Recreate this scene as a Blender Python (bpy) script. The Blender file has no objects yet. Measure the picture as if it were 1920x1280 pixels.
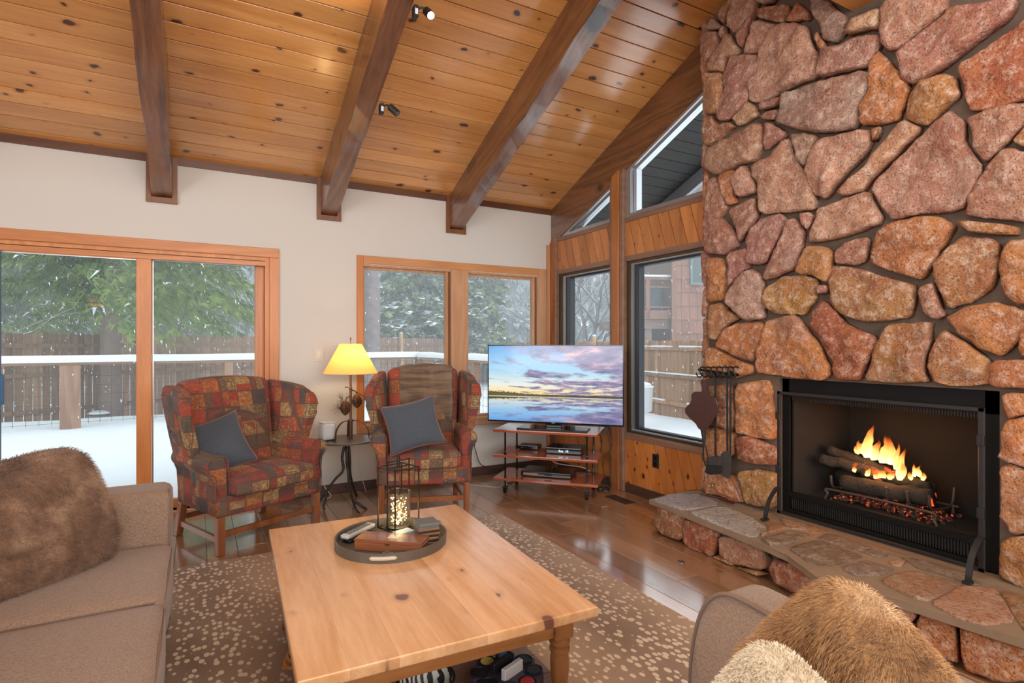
import bpy, bmesh, math, random
from mathutils import Vector, Matrix, Euler, noise
from math import sin, cos, pi, radians as R, atan2, sqrt
SC = bpy.context.scene
COL = SC.collection
random.seed(11)
# ---------------- camera ----------------
F, CH, YAW, HV = 1049.0, 1.4, R(29.35), 644.0
FW = Vector((sin(YAW), cos(YAW), 0)); RT = Vector((cos(YAW), -sin(YAW), 0)); CP = Vector((0, 0, CH))
cd = bpy.data.cameras.new('camera'); cam = bpy.data.objects.new('camera', cd); COL.objects.link(cam)
cd.sensor_width = 36; cd.lens = F*36/1920; cd.clip_end = 500; cd.clip_start = .02
cd.shift_y = (HV-640)/1920; cam.location = CP; cam.rotation_euler = (pi/2, 0, -YAW); SC.camera = cam
SC.view_settings.view_transform = 'Standard'; SC.view_settings.look = 'None'
SC.view_settings.gamma = 1; SC.view_settings.use_curve_mapping = False
SC.view_settings.exposure = 0.14
SC.cycles.use_denoising = True
SC.cycles.max_bounces = 8; SC.cycles.diffuse_bounces = 4; SC.cycles.glossy_bounces = 4
SC.cycles.transparent_max_bounces = 16; SC.cycles.transmission_bounces = 4; SC.cycles.volume_bounces = 2
SC.cycles.sample_clamp_indirect = 4.0; SC.cycles.caustics_reflective = False; SC.cycles.caustics_refractive = False
# ---------------- sky (overcast, snowing) ----------------
W = bpy.data.worlds.new('overcast_sky'); SC.world = W; W.use_nodes = True
bg = W.node_tree.nodes['Background']; bg.inputs[0].default_value = (.86, .93, 1.0, 1); bg.inputs[1].default_value = 2.2
# ---------------- room lights ----------------
def area(name, loc, rot, sx, sy, power, colr, spread=180):
    l = bpy.data.lights.new(name, 'AREA'); l.shape = 'RECTANGLE'; l.size = sx; l.size_y = sy; l.energy = power; l.color = colr
    l.spread = R(spread)
    o = bpy.data.objects.new(name, l); o.location = loc; o.rotation_euler = rot; COL.objects.link(o); return o
# added fill lights out of view, rear, side and overhead, to brighten the room
area('rear_fill_light', (.6, -3.3, 2.3), (R(100), 0, 0), 4.5, 2.2, 215, (1.0, .95, .89))
area('side_fill_light', (-3.2, 0.2, 1.9), (R(90), 0, R(-90)), 3.4, 1.9, 95, (1.0, .95, .90))
area('overhead_fill_light', (.9, .3, 4.1), (R(15), 0, 0), 2.4, 1.6, 60, (1.0, .88, .74))
# sky portals in the window openings (guide the sampling of the sky, give no light of their own)
for nm, loc, rot, sx, sy in (('door_portal', (-.85, 5.56, 1.08), (R(90), 0, R(180)), 2.7, 2.1), ('window_portal', (2.33, 5.56, 1.38), (R(90), 0, R(180)), 2.0, 1.6), ('gable_portal', (3.72, 4.1, 1.9), (R(90), 0, R(90)), 2.5, 2.8)):
    o = area(nm, loc, rot, sx, sy, 1, (1, 1, 1)); o.data.cycles.is_portal = True

# ---------------- projection helpers ----------------
def ray(u, v): return FW*F + RT*(u-960) + Vector((0, 0, HV-v))
def at_z(u, v, z): d = ray(u, v); return CP + d*((z-CH)/d.z)
def at_x(u, v, x): d = ray(u, v); return CP + d*(x/d.x)
def at_y(u, v, y): d = ray(u, v); return CP + d*(y/d.y)
def at_d(u, v, dep): return CP + ray(u, v)*(dep/F)
def px(p):
    q = Vector(p)-CP; d = q.dot(FW)
    if d < .01: return (1e6, 1e6)
    return (960+F*q.dot(RT)/d, HV-F*q.z/d)

# ---------------- node helpers ----------------
class NT:
    def __init__(s, name):
        s.m = bpy.data.materials.new(name); s.m.use_nodes = True; s.t = s.m.node_tree
        s.b = s.t.nodes['Principled BSDF']; s.out = s.t.nodes['Material Output']
    def n(s, typ, ins=None, **kw):
        nd = s.t.nodes.new('ShaderNode'+typ)
        for k, v in kw.items(): setattr(nd, k, v)
        for k, v in (ins or {}).items():
            sk = nd.inputs[k]
            if isinstance(v, bpy.types.NodeSocket): s.t.links.new(v, sk)
            elif isinstance(v, bpy.types.Node): s.t.links.new(v.outputs[0], sk)
            else: sk.default_value = v
        return nd
    def math(s, op, a, b=0.0, c=0.0, clamp=False):
        nd = s.n('Math', {0: a, 1: b, 2: c}, operation=op); nd.use_clamp = clamp; return nd.outputs[0]
    def mix(s, f, a, b, mode='MIX'):
        nd = s.t.nodes.new('ShaderNodeMix'); nd.data_type = 'RGBA'; nd.blend_type = mode
        for i, v in ((0, f), (6, a), (7, b)):
            sk = nd.inputs[i]
            if isinstance(v, bpy.types.NodeSocket): s.t.links.new(v, sk)
            elif isinstance(v, (tuple, list)): sk.default_value = tuple(v)+(1,)*(4-len(v))
            else: sk.default_value = v
        return nd.outputs[2]
    def ramp(s, f, stops, interp='LINEAR'):
        nd = s.t.nodes.new('ShaderNodeValToRGB'); s.t.links.new(f, nd.inputs[0]); cr = nd.color_ramp; cr.interpolation = interp
        while len(cr.elements) < len(stops): cr.elements.new(.5)
        for e, (p, c) in zip(cr.elements, stops):
            e.position = p; e.color = tuple(c)+(1,)*(4-len(c)) if isinstance(c, (tuple, list)) else (c, c, c, 1)
        return nd.outputs[0]
    def coords(s, kind='Object', scale=(1, 1, 1), loc=(0, 0, 0), rnd=0.0):
        tc = s.n('TexCoord').outputs[kind]
        if rnd:
            oi = s.n('ObjectInfo').outputs['Random']
            off = s.n('VectorMath', {0: (17.3*rnd, 9.1*rnd, 13.7*rnd)}, operation='SCALE'); s.t.links.new(oi, off.inputs['Scale'])
            tc = s.n('VectorMath', {0: tc, 1: off.outputs[0]}, operation='ADD').outputs[0]
        return s.n('Mapping', {0: tc, 1: loc, 3: scale}).outputs[0]
    def noise(s, vec, scale, detail=3, rough=.5, dist=0.0, out=0):
        return s.n('TexNoise', {'Vector': vec, 'Scale': scale, 'Detail': detail, 'Roughness': rough, 'Distortion': dist}).outputs[out]
    def bump(s, h, strength=.3, dist=.01, normal=None):
        ins = {'Height': h, 'Strength': strength, 'Distance': dist}
        if normal is not None: ins['Normal'] = normal
        return s.n('Bump', ins).outputs[0]
    def set(s, **kw):
        names = {'color': 'Base Color', 'rough': 'Roughness', 'metal': 'Metallic', 'normal': 'Normal', 'spec': 'Specular IOR Level',
                 'emit': 'Emission Color', 'estr': 'Emission Strength', 'coat': 'Coat Weight', 'coatr': 'Coat Roughness', 'alpha': 'Alpha',
                 'trans': 'Transmission Weight', 'sheen': 'Sheen Weight', 'ior': 'IOR', 'sss': 'Subsurface Weight'}
        for k, v in kw.items():
            sk = s.b.inputs[names[k]]
            if isinstance(v, bpy.types.NodeSocket): s.t.links.new(v, sk)
            elif isinstance(v, (tuple, list)): sk.default_value = tuple(v)+(1,)*(4-len(v))
            else: sk.default_value = v
        return s.m

def plain(name, c, rough=.6, metal=0, spec=.5, bump=0, bscale=80, var=0, **kw):
    t = NT(name); v = t.coords()
    colr = c
    if var: colr = t.mix(t.noise(v, 6, 4), tuple(x*(1-var) for x in c), tuple(min(1, x*(1+var)) for x in c))
    t.set(color=colr, rough=rough, metal=metal, spec=spec, **kw)
    if bump: t.set(normal=t.bump(t.noise(v, bscale, 4), bump, .005))
    return t.m

def wood(name, light, dark, knot=None, axis=0, rough=.4, grain=1.0, kn=.5, coat=0, var=.25, rings=9, bump=.15, kscale=3.0, kw=.06, coatr=.1, world=False, spec=.5, kprob=.45, flat=None, ci=1.5):
    """plank wood; the grain runs along axis; each object gets its own piece of tree"""
    t = NT(name)
    sc = [1, 1, 1]; sc[axis] = .09
    v0 = t.coords(scale=tuple(1.0 for _ in sc), rnd=1.0)
    v = t.n('Mapping', {0: v0, 3: tuple(sc)}).outputs[0]
    big = t.noise(v, 2.2*grain, 2, .5, .3)
    ringv = t.math('SINE', t.math('MULTIPLY', big, rings*6.28))
    fine = t.noise(v, 45*grain, 4, .65); big2 = t.noise(v, .9*grain, 2)
    g = t.math('ADD', t.math('MULTIPLY', ringv, .26), t.math('ADD', t.math('MULTIPLY', t.math('SUBTRACT', fine, .5), 1.5), t.math('ADD', t.math('MULTIPLY', t.math('SUBTRACT', big2, .5), .7), .5)), clamp=True)
    colr = t.mix(g, dark, light)
    rnd = t.n('ObjectInfo').outputs['Random']
    if var:
        f = t.math('ADD', t.math('MULTIPLY', rnd, 2*var), 1-var)
        colr = t.mix(1.0, colr, t.n('CombineColor', {0: f, 1: f, 2: f}).outputs[0], 'MULTIPLY')
    if knot:
        ks = [kscale*1.7]*3; ks[axis] = kscale
        if flat is not None: ks[flat] = .0
        kv = t.n('Mapping', {0: v0, 3: tuple(ks)}).outputs[0]
        wob = t.noise(v0, 9, 2, out=1)
        kv = t.n('VectorMath', {0: kv, 1: t.n('VectorMath', {0: wob, 3: .25}, operation='SCALE').outputs[0]}, operation='ADD').outputs[0]
        if flat is not None:
            sx = t.n('SeparateXYZ', {0: kv}).outputs; o2 = [i for i in range(3) if i != flat]; kv = t.n('CombineXYZ', {0: sx[o2[0]], 1: sx[o2[1]]}).outputs[0]
        vo = t.n('TexVoronoi', {'Vector': kv, 'Scale': 1.0, 'Randomness': 1.0}, voronoi_dimensions='2D' if flat is not None else '3D')
        rr = t.n('SeparateColor', {0: vo.outputs['Color']}).outputs[0]
        size = t.math('MULTIPLY', t.math('SUBTRACT', rr, kprob), kn*.30)
        d = t.math('SUBTRACT', vo.outputs['Distance'], size)
        core = t.ramp(d, [(0, 1.0), (kw*.5, 0.0)])
        halo = t.ramp(d, [(0, .75), (kw*2.0, 0.0)])
        mid = tuple(a*.45+b*.55 for a, b in zip(knot, dark))
        colr = t.mix(t.math('MULTIPLY', halo, .8), colr, mid)
        colr = t.mix(core, colr, knot)
    t.set(color=colr, rough=rough, coat=coat, coatr=coatr, spec=spec)
    t.b.inputs['Coat IOR'].default_value = ci
    if bump: t.set(normal=t.bump(g, bump, .004))
    return t.m

# ---------------- mesh helpers ----------------
def mesh_obj(name, bm, m=None, parent=None, smooth=False, loc=None, rz=0, recalc=True):
    me = bpy.data.meshes.new(name)
    if recalc: bmesh.ops.recalc_face_normals(bm, faces=bm.faces)
    bm.to_mesh(me); bm.free()
    if smooth:
        for p in me.polygons: p.use_smooth = True
    if m: 
        for mm in (m if isinstance(m, list) else [m]): me.materials.append(mm)
    o = bpy.data.objects.new(name, me); COL.objects.link(o)
    if parent: o.parent = parent
    if loc is not None: o.location = loc
    if rz: o.rotation_euler.z = rz
    return o
def link_mesh(name, me, parent=None, loc=None, rot=None):
    o = bpy.data.objects.new(name, me); COL.objects.link(o)
    if parent: o.parent = parent
    if loc is not None: o.location = loc
    if rot is not None: o.rotation_euler = rot
    return o
def tag(o, label=None, cat=None, group=None, kind=None):
    if label: o['label'] = label
    if cat: o['category'] = cat
    if group: o['group'] = group
    if kind: o['kind'] = kind
    return o
def thing(name, label, cat, loc=(0, 0, 0), rz=0, group=None):
    o = bpy.data.objects.new(name, None); COL.objects.link(o); o.empty_display_size = .1
    o.location = loc; o.rotation_euler.z = rz
    return tag(o, label, cat, group)
def struct(name, label=None, loc=(0, 0, 0)):
    o = bpy.data.objects.new(name, None); COL.objects.link(o); o.location = loc
    return tag(o, label, None, None, 'structure')
def copy_tree(o, parent=None):
    c = o.copy(); COL.objects.link(c)
    if parent: c.parent = parent
    for ch in [x for x in bpy.data.objects if x.parent == o]: copy_tree(ch, c)
    return c
def B(): return bmesh.new()
def box(bm, c, s, rot=None, mi=0):
    g = bmesh.ops.create_cube(bm, size=1); vs = g['verts']
    M = Matrix.Translation(Vector(c)) @ (rot.to_4x4() if rot is not None else Matrix()) @ Matrix.Diagonal((s[0], s[1], s[2], 1))
    bmesh.ops.transform(bm, matrix=M, verts=vs)
    if mi:
        for f in {f for v in vs for f in v.link_faces}: f.material_index = mi
    return vs
def mm(bm, a, b, mi=0):
    a, b = Vector(a), Vector(b)
    return box(bm, (a+b)/2, [abs(x) for x in (b-a)], mi=mi)
def bevel(bm, w, seg=2, edges=None):
    bmesh.ops.bevel(bm, geom=list(edges or bm.edges), offset=w, segments=seg, profile=.7, affect='EDGES')
def bbox_(c, s, bw=.004, seg=2, rot=None):
    bm = B(); box(bm, (0, 0, 0), s); bevel(bm, bw, seg)
    M = Matrix.Translation(Vector(c)) @ (rot.to_4x4() if rot is not None else Matrix())
    bmesh.ops.transform(bm, matrix=M, verts=bm.verts); return bm
def merge(dst, src):
    me = bpy.data.meshes.new('tmp'); src.to_mesh(me); dst.from_mesh(me); bpy.data.meshes.remove(me); src.free()
def prism(bm, pts, axis, a, b):
    """polygon pts in the plane across axis, extruded from a to b along axis"""
    def P(p, t):
        q = [0, 0, 0]; q[axis] = t; o = [i for i in range(3) if i != axis]; q[o[0]] = p[0]; q[o[1]] = p[1]; return q
    v0 = [bm.verts.new(P(p, a)) for p in pts]; v1 = [bm.verts.new(P(p, b)) for p in pts]
    n = len(pts)
    fs = [bm.faces.new(v0[::-1]), bm.faces.new(v1)]
    for i in range(n): fs.append(bm.faces.new((v0[i], v0[(i+1) % n], v1[(i+1) % n], v1[i])))
    return v0+v1
def tube(bm, pts, r, n=8, caps=True):
    pts = [Vector(p) for p in pts]; rs = r if isinstance(r, (list, tuple)) else [r]*len(pts)
    prev = None; rings = []
    up = Vector((0, 0, 1))
    t0 = (pts[1]-pts[0]).normalized()
    x = t0.orthogonal().normalized()
    for i, p in enumerate(pts):
        t = (pts[min(i+1, len(pts)-1)]-pts[max(i-1, 0)]).normalized()
        x = (x - t*x.dot(t)); 
        if x.length < 1e-5: x = t.orthogonal()
        x.normalize(); y = t.cross(x)
        rings.append([bm.verts.new(p+(x*cos(a)+y*sin(a))*rs[i]) for a in [2*pi*k/n for k in range(n)]])
    for a, b in zip(rings, rings[1:]):
        for k in range(n): bm.faces.new((a[k], a[(k+1) % n], b[(k+1) % n], b[k]))
    if caps: bm.faces.new(rings[0][::-1]); bm.faces.new(rings[-1])
def lathe(bm, prof, c=(0, 0, 0), n=24, cap=True):
    rings = []
    for r, z in prof: rings.append([bm.verts.new((c[0]+r*cos(2*pi*k/n), c[1]+r*sin(2*pi*k/n), c[2]+z)) for k in range(n)])
    for a, b in zip(rings, rings[1:]):
        for k in range(n): bm.faces.new((a[k], a[(k+1) % n], b[(k+1) % n], b[k]))
    if cap: bm.faces.new(rings[0][::-1]); bm.faces.new(rings[-1])
def smoothpath(pts, n=6):
    pts = [Vector(p) for p in pts]; out = []
    for i in range(len(pts)-1):
        p0 = pts[max(i-1, 0)]; p1 = pts[i]; p2 = pts[i+1]; p3 = pts[min(i+2, len(pts)-1)]
        for k in range(n):
            t = k/n
            out.append(.5*((2*p1)+(p2-p0)*t+(2*p0-5*p1+4*p2-p3)*t*t+(3*p1-p0-3*p2+p3)*t**3))
    out.append(pts[-1]); return out
def rounded(half, r, cuts=10, fn=None, c=(0, 0, 0), rot=None, bm=None):
    """soft box: rounded edges of radius r; fn(p, uvw) may move each point"""
    bm2 = B(); h = Vector(half); n = cuts
    def side(ax, sg):
        o = [i for i in range(3) if i != ax]; g = []
        for i in range(n+1):
            row = []
            for j in range(n+1):
                p = Vector((0, 0, 0)); p[ax] = sg; p[o[0]] = -1+2*i/n; p[o[1]] = -1+2*j/n
                # denser near the rims
                for k in o: p[k] = math.copysign(1-(1-abs(p[k]))**1.35, p[k])
                w = Vector((p.x*h.x, p.y*h.y, p.z*h.z))
                q = Vector([max(-(h[k]-r), min(h[k]-r, w[k])) for k in range(3)])
                d = w-q
                if d.length > 1e-9: w = q+d.normalized()*r if d.length > 0 else w
                if fn: w = fn(w, p)
                row.append(bm2.verts.new(w))
            g.append(row)
        for i in range(n):
            for j in range(n): bm2.faces.new((g[i][j], g[i+1][j], g[i+1][j+1], g[i][j+1]))
    for ax in range(3):
        for sg in (-1, 1): side(ax, sg)
    bmesh.ops.remove_doubles(bm2, verts=bm2.verts, dist=1e-5)
    bmesh.ops.transform(bm2, matrix=Matrix.Translation(Vector(c)) @ (rot.to_4x4() if rot is not None else Matrix()), verts=bm2.verts)
    if bm is None: return bm2
    merge(bm, bm2); return bm
def pillow_bm(w, h, t, n=22, sag=.12, seed=0, rnd_=0):
    """square pillow in XZ plane, thickness along Y"""
    bm = B(); fr = []
    for sg in (-1, 1):
        g = []
        for i in range(n+1):
            row = []
            for j in range(n+1):
                a = -1+2*i/n; b = -1+2*j/n
                ex = 1-sag*(1-b*b)*1*(a*a); ez = 1-sag*(1-a*a)*(b*b)
                th = ((1-a*a)**.55)*((1-b*b)**.55)
                k = rnd_*(abs(a)*abs(b))**3; ex *= 1-k; ez *= 1-k
                nz = noise.noise(Vector((a*1.7+seed, b*1.7, sg*3)))*.12*th
                row.append(bm.verts.new((a*w/2*ex, sg*t/2*(th+nz), b*h/2*ez)))
            g.append(row)
        for i in range(n):
            for j in range(n): bm.faces.new((g[i][j], g[i+1][j], g[i+1][j+1], g[i][j+1]))
    bmesh.ops.remove_doubles(bm, verts=bm.verts, dist=1e-5); return bm
def clip(poly, a, b, c):
    """keep a*x+b*y<=c"""
    out = []
    for i in range(len(poly)):
        p, q = poly[i], poly[(i+1) % len(poly)]
        dp, dq = a*p[0]+b*p[1]-c, a*q[0]+b*q[1]-c
        if dp <= 0: out.append(p)
        if dp*dq < 0: t = dp/(dp-dq); out.append((p[0]+(q[0]-p[0])*t, p[1]+(q[1]-p[1])*t))
    return out
def quad_wall(o): pass
# ================= palette =================
M = {}
M['wall'] = plain('painted_wall', (.66, .625, .58), .75, spec=.2)
M['ceil'] = wood('knotty_pine_ceiling', (.74, .37, .125), (.56, .235, .06), (.07, .022, .012), axis=0, rough=.3, kn=.42, coat=1.0, coatr=.17, ci=1.6, var=.12, rings=5, kscale=3.0, kprob=.35, flat=2, kw=.05)
M['beam'] = wood('stained_beam', (.24, .095, .038), (.075, .027, .012), (.02, .009, .006), axis=1, rough=.36, kn=1.1, coat=1.0, coatr=.24, ci=1.85, var=.06, rings=9, bump=.9, kscale=1.9, grain=1.5, kprob=.3)
M['trimdark'] = wood('dark_ceiling_trim', (.15, .052, .018), (.09, .03, .01), None, axis=0, rough=.4, var=.05)
M['collar'] = wood('beam_collar_wood', (.24, .09, .03), (.16, .055, .018), None, axis=2, rough=.4, var=.05)
M['fir'] = wood('orange_fir_trim', (.66, .25, .065), (.5, .165, .035), None, axis=2, rough=.35, var=.06, rings=14)
M['firx'] = wood('orange_fir_rail', (.66, .25, .065), (.5, .165, .035), None, axis=0, rough=.35, var=.06, rings=14)
M['firpale'] = wood('pale_fir_trim', (.60, .33, .18), (.48, .24, .12), None, axis=2, rough=.4, var=.05, rings=14)
M['post'] = wood('window_post_wood', (.46, .17, .05), (.25, .08, .025), None, axis=2, rough=.35, var=.05, rings=10)
M['trimg'] = wood('grey_brown_trim', (.30, .17, .115), (.20, .11, .07), None, axis=1, rough=.45, var=.05)
M['cedar'] = wood('diagonal_cedar', (.60, .25, .085), (.42, .15, .045), (.08, .025, .01), axis=2, rough=.38, kn=.34, var=.2, rings=6, kscale=4, coat=.15, kprob=.6, flat=0)
M['cedark'] = wood('knotty_wainscot', (.60, .22, .055), (.42, .13, .028), (.06, .018, .006), axis=2, rough=.33, kn=.55, var=.14, rings=6, kscale=5, coat=.3, kprob=.3, flat=0)
M['base'] = wood('dark_baseboard', (.10, .05, .032), (.06, .03, .02), None, axis=0, rough=.5, var=.02)
M['floor'] = wood('oak_floor', (.42, .225, .115), (.28, .135, .062), (.12, .055, .03), axis=1, rough=.3, kn=.18, var=.22, rings=7, kscale=2, coat=1.0, coatr=.12, ci=2.6, kprob=.6, flat=2)
M['bronze'] = plain('bronze_window_frame', (.12, .085, .05), .35, metal=.7)
M['darkframe'] = plain('black_window_gasket', (.03, .032, .036), .4, metal=.3)
M['alu'] = plain('bright_aluminium_edge', (.55, .57, .6), .3, metal=.8)
M['snow'] = plain('fresh_snow', (.66, .69, .72), .8, spec=.2, bump=.3, bscale=7, var=.03)
M['mortar'] = plain('grey_brown_mortar', (.14, .10, .075), .95, spec=.1, bump=.9, bscale=60, var=.3)
M['black'] = plain('matte_black', (.012, .012, .013), .5)
M['gloss'] = plain('gloss_black', (.008, .008, .009), .12)
M['iron'] = plain('wrought_iron', (.02, .019, .02), .45, metal=.6, bump=.3, bscale=90)
def glass():
    t = NT('window_glass'); t.t.nodes.remove(t.b)
    lw = t.n('LayerWeight', {'Blend': .12}).outputs['Fresnel']
    tr = t.n('BsdfTransparent', {0: (.97, .985, .98, 1)}).outputs[0]; gl = t.n('BsdfGlossy', {'Roughness': .0, 'Color': (1, 1, 1, 1)}).outputs[0]
    ms = t.n('MixShader', {0: t.math('MULTIPLY', lw, .55)}); t.t.links.new(tr, ms.inputs[1]); t.t.links.new(gl, ms.inputs[2])
    t.t.links.new(ms.outputs[0], t.out.inputs[0]); return t.m
M['glass'] = glass()

# ================= room shell =================
WY, GX = 5.38, 3.55            # window wall (back) and gable wall (right)
XL, YR = -3.6, -3.6
SL, ZC0 = .4126, 2.925
def zc(y): return ZC0 + SL*(WY-y)
def bx(u, v=640): return at_y(u, v, WY).x
def bz(u, v): return at_y(u, v, WY).z
def gy(u): return at_x(u, 640, GX).y
def gz(u, v): return at_x(u, v, GX).z
CA = math.atan(SL); CR = Matrix.Rotation(-CA, 3, 'X')

fl = struct('floor')
mm_ = B(); mm(mm_, (XL, YR, -.12), (GX+.1, WY+.1, -.012)); mesh_obj('subfloor', mm_, M['black'], fl)
PW = .185; rnd = random.Random(4); row = 0
stuff = B(); planks = {}
x = -1.0
def plank_mesh(L):
    bm = bbox_((0, 0, 0), (PW-.0022, L-.0022, .012), .0016, 1); me = bpy.data.meshes.new('floor_plank'); bm.to_mesh(me); bm.free(); me.materials.append(M['floor']); return me
PM = {L: plank_mesh(L) for L in (1.22, .9, 1.5)}
nx = int((GX+.1-XL)/PW)+1
for i in range(nx):
    xx = GX+.02-PW*(i+.5); y = WY+.05-rnd.choice((0, .2, .45, .7, .95))
    y0 = WY+.1
    while y0 > YR:
        L = rnd.choice((1.22, .9, 1.5)); 
        if y0 == WY+.1: y0 = WY+.1+rnd.random()*.6
        cy = y0-L/2
        vis = xx > -.6 and cy+L/2 > 1.3 and (xx > 2.0 or cy+L/2 > 3.8)
        if vis and cy+L/2 <= WY+1:
            link_mesh('floor_plank', PM[L], fl, (xx, cy, -.006))
        else: box(stuff, (xx, cy, -.006), (PW-.002, L-.002, .012))
        y0 -= L
o = mesh_obj('floor_planks_beyond_view', stuff, M['floor'], fl); tag(o, kind='stuff')

# ---- back wall with the sliding door and the double window ----
dx0, dx1 = -2.13, bx(505); dz1 = bz(488, 482)
wx0, wx1 = bx(678), bx(1010); wz0, wz1 = .60, 2.165
def wall_boxes(bm, holes, a0, a1, z1, axis, p0, p1):
    """wall along axis (0: x, 1: y) between p0,p1 in the other axis with rectangular holes (a,b,z0,z1)"""
    def put(a, b, z0, zz1):
        if b-a < 1e-4 or zz1-z0 < 1e-4: return
        if axis == 0: mm(bm, (a, p0, z0), (b, p1, zz1))
        else: mm(bm, (p0, a, z0), (p1, b, zz1))
    cur = a0
    for a, b, z0, zt in sorted(holes):
        put(cur, a, 0, z1); put(a, b, 0, z0); put(a, b, zt, z1); cur = b
    put(cur, a1, 0, z1)
bm = B(); wall_boxes(bm, [(dx0, dx1, 0.0, dz1), (wx0, wx1, wz0, wz1)], XL-.15, GX+.02, ZC0+.02, 0, WY, WY+.15)
wb = mesh_obj('wall_back', bm, M['wall']); tag(wb, kind='structure')
bm = B(); wall_boxes(bm, [(-1.6, 2.2, .5, 2.5)], YR, WY+.15, 3.2, 1, XL-.15, XL); tag(mesh_obj('wall_left', bm, M['wall']), kind='structure')
bm = B(); wall_boxes(bm, [(-2.0, 3.0, .9, 3.1)], XL-.15, GX+.9, 5.6, 0, YR-.15, YR); tag(mesh_obj('wall_rear', bm, M['wall']), kind='structure')
bm = B(); mm(bm, (GX+.02, YR, 0), (GX+.15, .1, 5.6)); tag(mesh_obj('wall_right', bm, M['wall']), kind='structure')

# ---- ceiling: tongue-and-groove pine, one object per board and bay ----
ce = struct('ceiling')
RY = .2                                    # ridge line
bc = [-2.855, -1.555, -.252, 1.066, 2.348, 3.62]   # beam centres
BW = .147
bays = [(XL-.1, bc[0]-BW/2+.02)]+[(bc[i]+BW/2-.02, bc[i+1]-BW/2+.02) for i in range(5)]
bays[-1] = (bays[-1][0], GX+.14)
pitch = .14; nb = int((WY+.05-RY)/(pitch*cos(CA)))+1
st = B()
for bi, (xa, xb) in enumerate(bays):
    bm = bbox_((0, 0, 0), (xb-xa, pitch-.008, .02), .0012, 1); me = bpy.data.meshes.new('ceiling_board'); bm.to_mesh(me); bm.free(); me.materials.append(M['ceil'])
    for k in range(nb):
        s = pitch*(k+.5); y = WY+.06-s*cos(CA); z = zc(y)+.01
        if y < 2.35 or bi < 1:
            box(st, ((xa+xb)/2, y, z), (xb-xa, pitch-.008, .02), CR)
        else: link_mesh('ceiling_board', me, ce, ((xa+xb)/2, y, z), (-CA, 0, 0))
tag(mesh_obj('ceiling_boards_beyond_view', st, M['ceil'], ce), kind='stuff')
bm = B(); prism(bm, [(WY+.15, zc(WY+.15)+.04), (RY, zc(RY)+.04), (YR-.2, zc(RY)-.38*(RY-YR)), (YR-.2, zc(RY)-.38*(RY-YR)+.2), (RY, zc(RY)+.26), (WY+.95, zc(WY+.95)+.26), (WY+.95, zc(WY+.95)+.04)], 0, XL-.3, GX+.14)
tag(mesh_obj('roof', bm, plain('roof_underlay', (.02, .014, .01), .9)), kind='structure')
ridge = B(); prism(ridge, [(RY-.1, zc(RY)-.3), (RY+.1, zc(RY)-.3), (RY+.1, zc(RY)+.05), (RY-.1, zc(RY)+.05)], 0, XL, GX+.1); tag(mesh_obj('ridge_beam', ridge, M['beam']), kind='structure')
# cross beam whose end rests on the chimney
bm = B(); mm(bm, (1.2, 1.62, 3.41), (3.5, 1.95, 3.95)); bevel(bm, .01, 1)
o = mesh_obj('cross_beam', bm, wood('golden_beam', (.55, .25, .07), (.4, .16, .04), None, axis=0, rough=.35)); tag(o, kind='structure')
# ---- sloping beams (rough sawn, slightly irregular) ----
BL = sqrt(1+SL*SL)
def beam(xc, depth, name='ceiling_beam', w=BW, y1=WY, seed=0, drift=0.0):
    L = (y1-RY)*BL; nseg = 44; bm = B(); rings = []
    for i in range(nseg+1):
        s = L*i/nseg-.14*(i == 0); rr = []
        for cx, cz, k in ((-w/2, 0, 0), (w/2, 0, 1), (w/2, -depth, 2), (-w/2, -depth, 3)):
            j = .006*noise.noise(Vector((s*2.2, k*5+seed, 1)))*1.6; j2 = .006*noise.noise(Vector((s*3.1, k*7+seed, 9)))*1.6
            rr.append(bm.verts.new((cx+j, -s, cz+j2)))
        rings.append(rr)
    for a, b in zip(rings, rings[1:]):
        for k in range(4): bm.faces.new((a[k], a[(k+1) % 4], b[(k+1) % 4], b[k]))
    bm.faces.new(rings[0]); bm.faces.new(rings[-1][::-1])
    es = [e for e in bm.edges if abs((e.verts[0].co-e.verts[1].co).normalized().y) > .9]
    bmesh.ops.bevel(bm, geom=es, offset=.009, segments=2, profile=.6, affect='EDGES')
    o = mesh_obj(name, bm, M['beam'], None, loc=(xc, y1, zc(y1)+.012)); o.rotation_euler = (-CA, 0, -drift)
    return tag(o, kind='structure')
for i, xc in enumerate(bc[:5]): beam(xc, .335/BL+.012, seed=i*3.3)
# gable beam (deeper, closes the top of the gable wall)
bm = B(); prism(bm, [(WY+.1, zc(WY)-.45), (WY+.1, zc(WY)+.02), (RY, zc(RY)+.05), (RY, zc(RY)-.40)], 0, GX-.012, GX+.14); bevel(bm, .006, 2)
o = mesh_obj('gable_beam', bm, M['beam']); tag(o, kind='structure')
# ceiling trim along the back wall, and the collars round the beam ends
cuts = [XL]+sum([[c-BW/2-.035, c+BW/2+.035] for c in bc[:5]], [])+[GX]
for i in range(0, len(cuts), 2):
    if cuts[i+1]-cuts[i] > .05:
        bm = B(); mm(bm, (cuts[i], WY-.02, zc(WY)-.055), (cuts[i+1], WY, zc(WY)+.02)); tag(mesh_obj('trim_%d' % (i//2+1), bm, M['trimdark']), kind='structure')
for c in bc[:5]:
    w = BW/2; bm = B(); zb = ZC0-.335
    for a, b, z0, z1 in ((c-w-.035, c-w, zb-.045, ZC0), (c+w, c+w+.035, zb-.045, ZC0), (c-w, c+w, zb-.045, zb-.003)): mm(bm, (a, WY-.03, z0), (b, WY, z1))
    tag(mesh_obj('beam_collar', bm, M['collar']), kind='structure')
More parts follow.
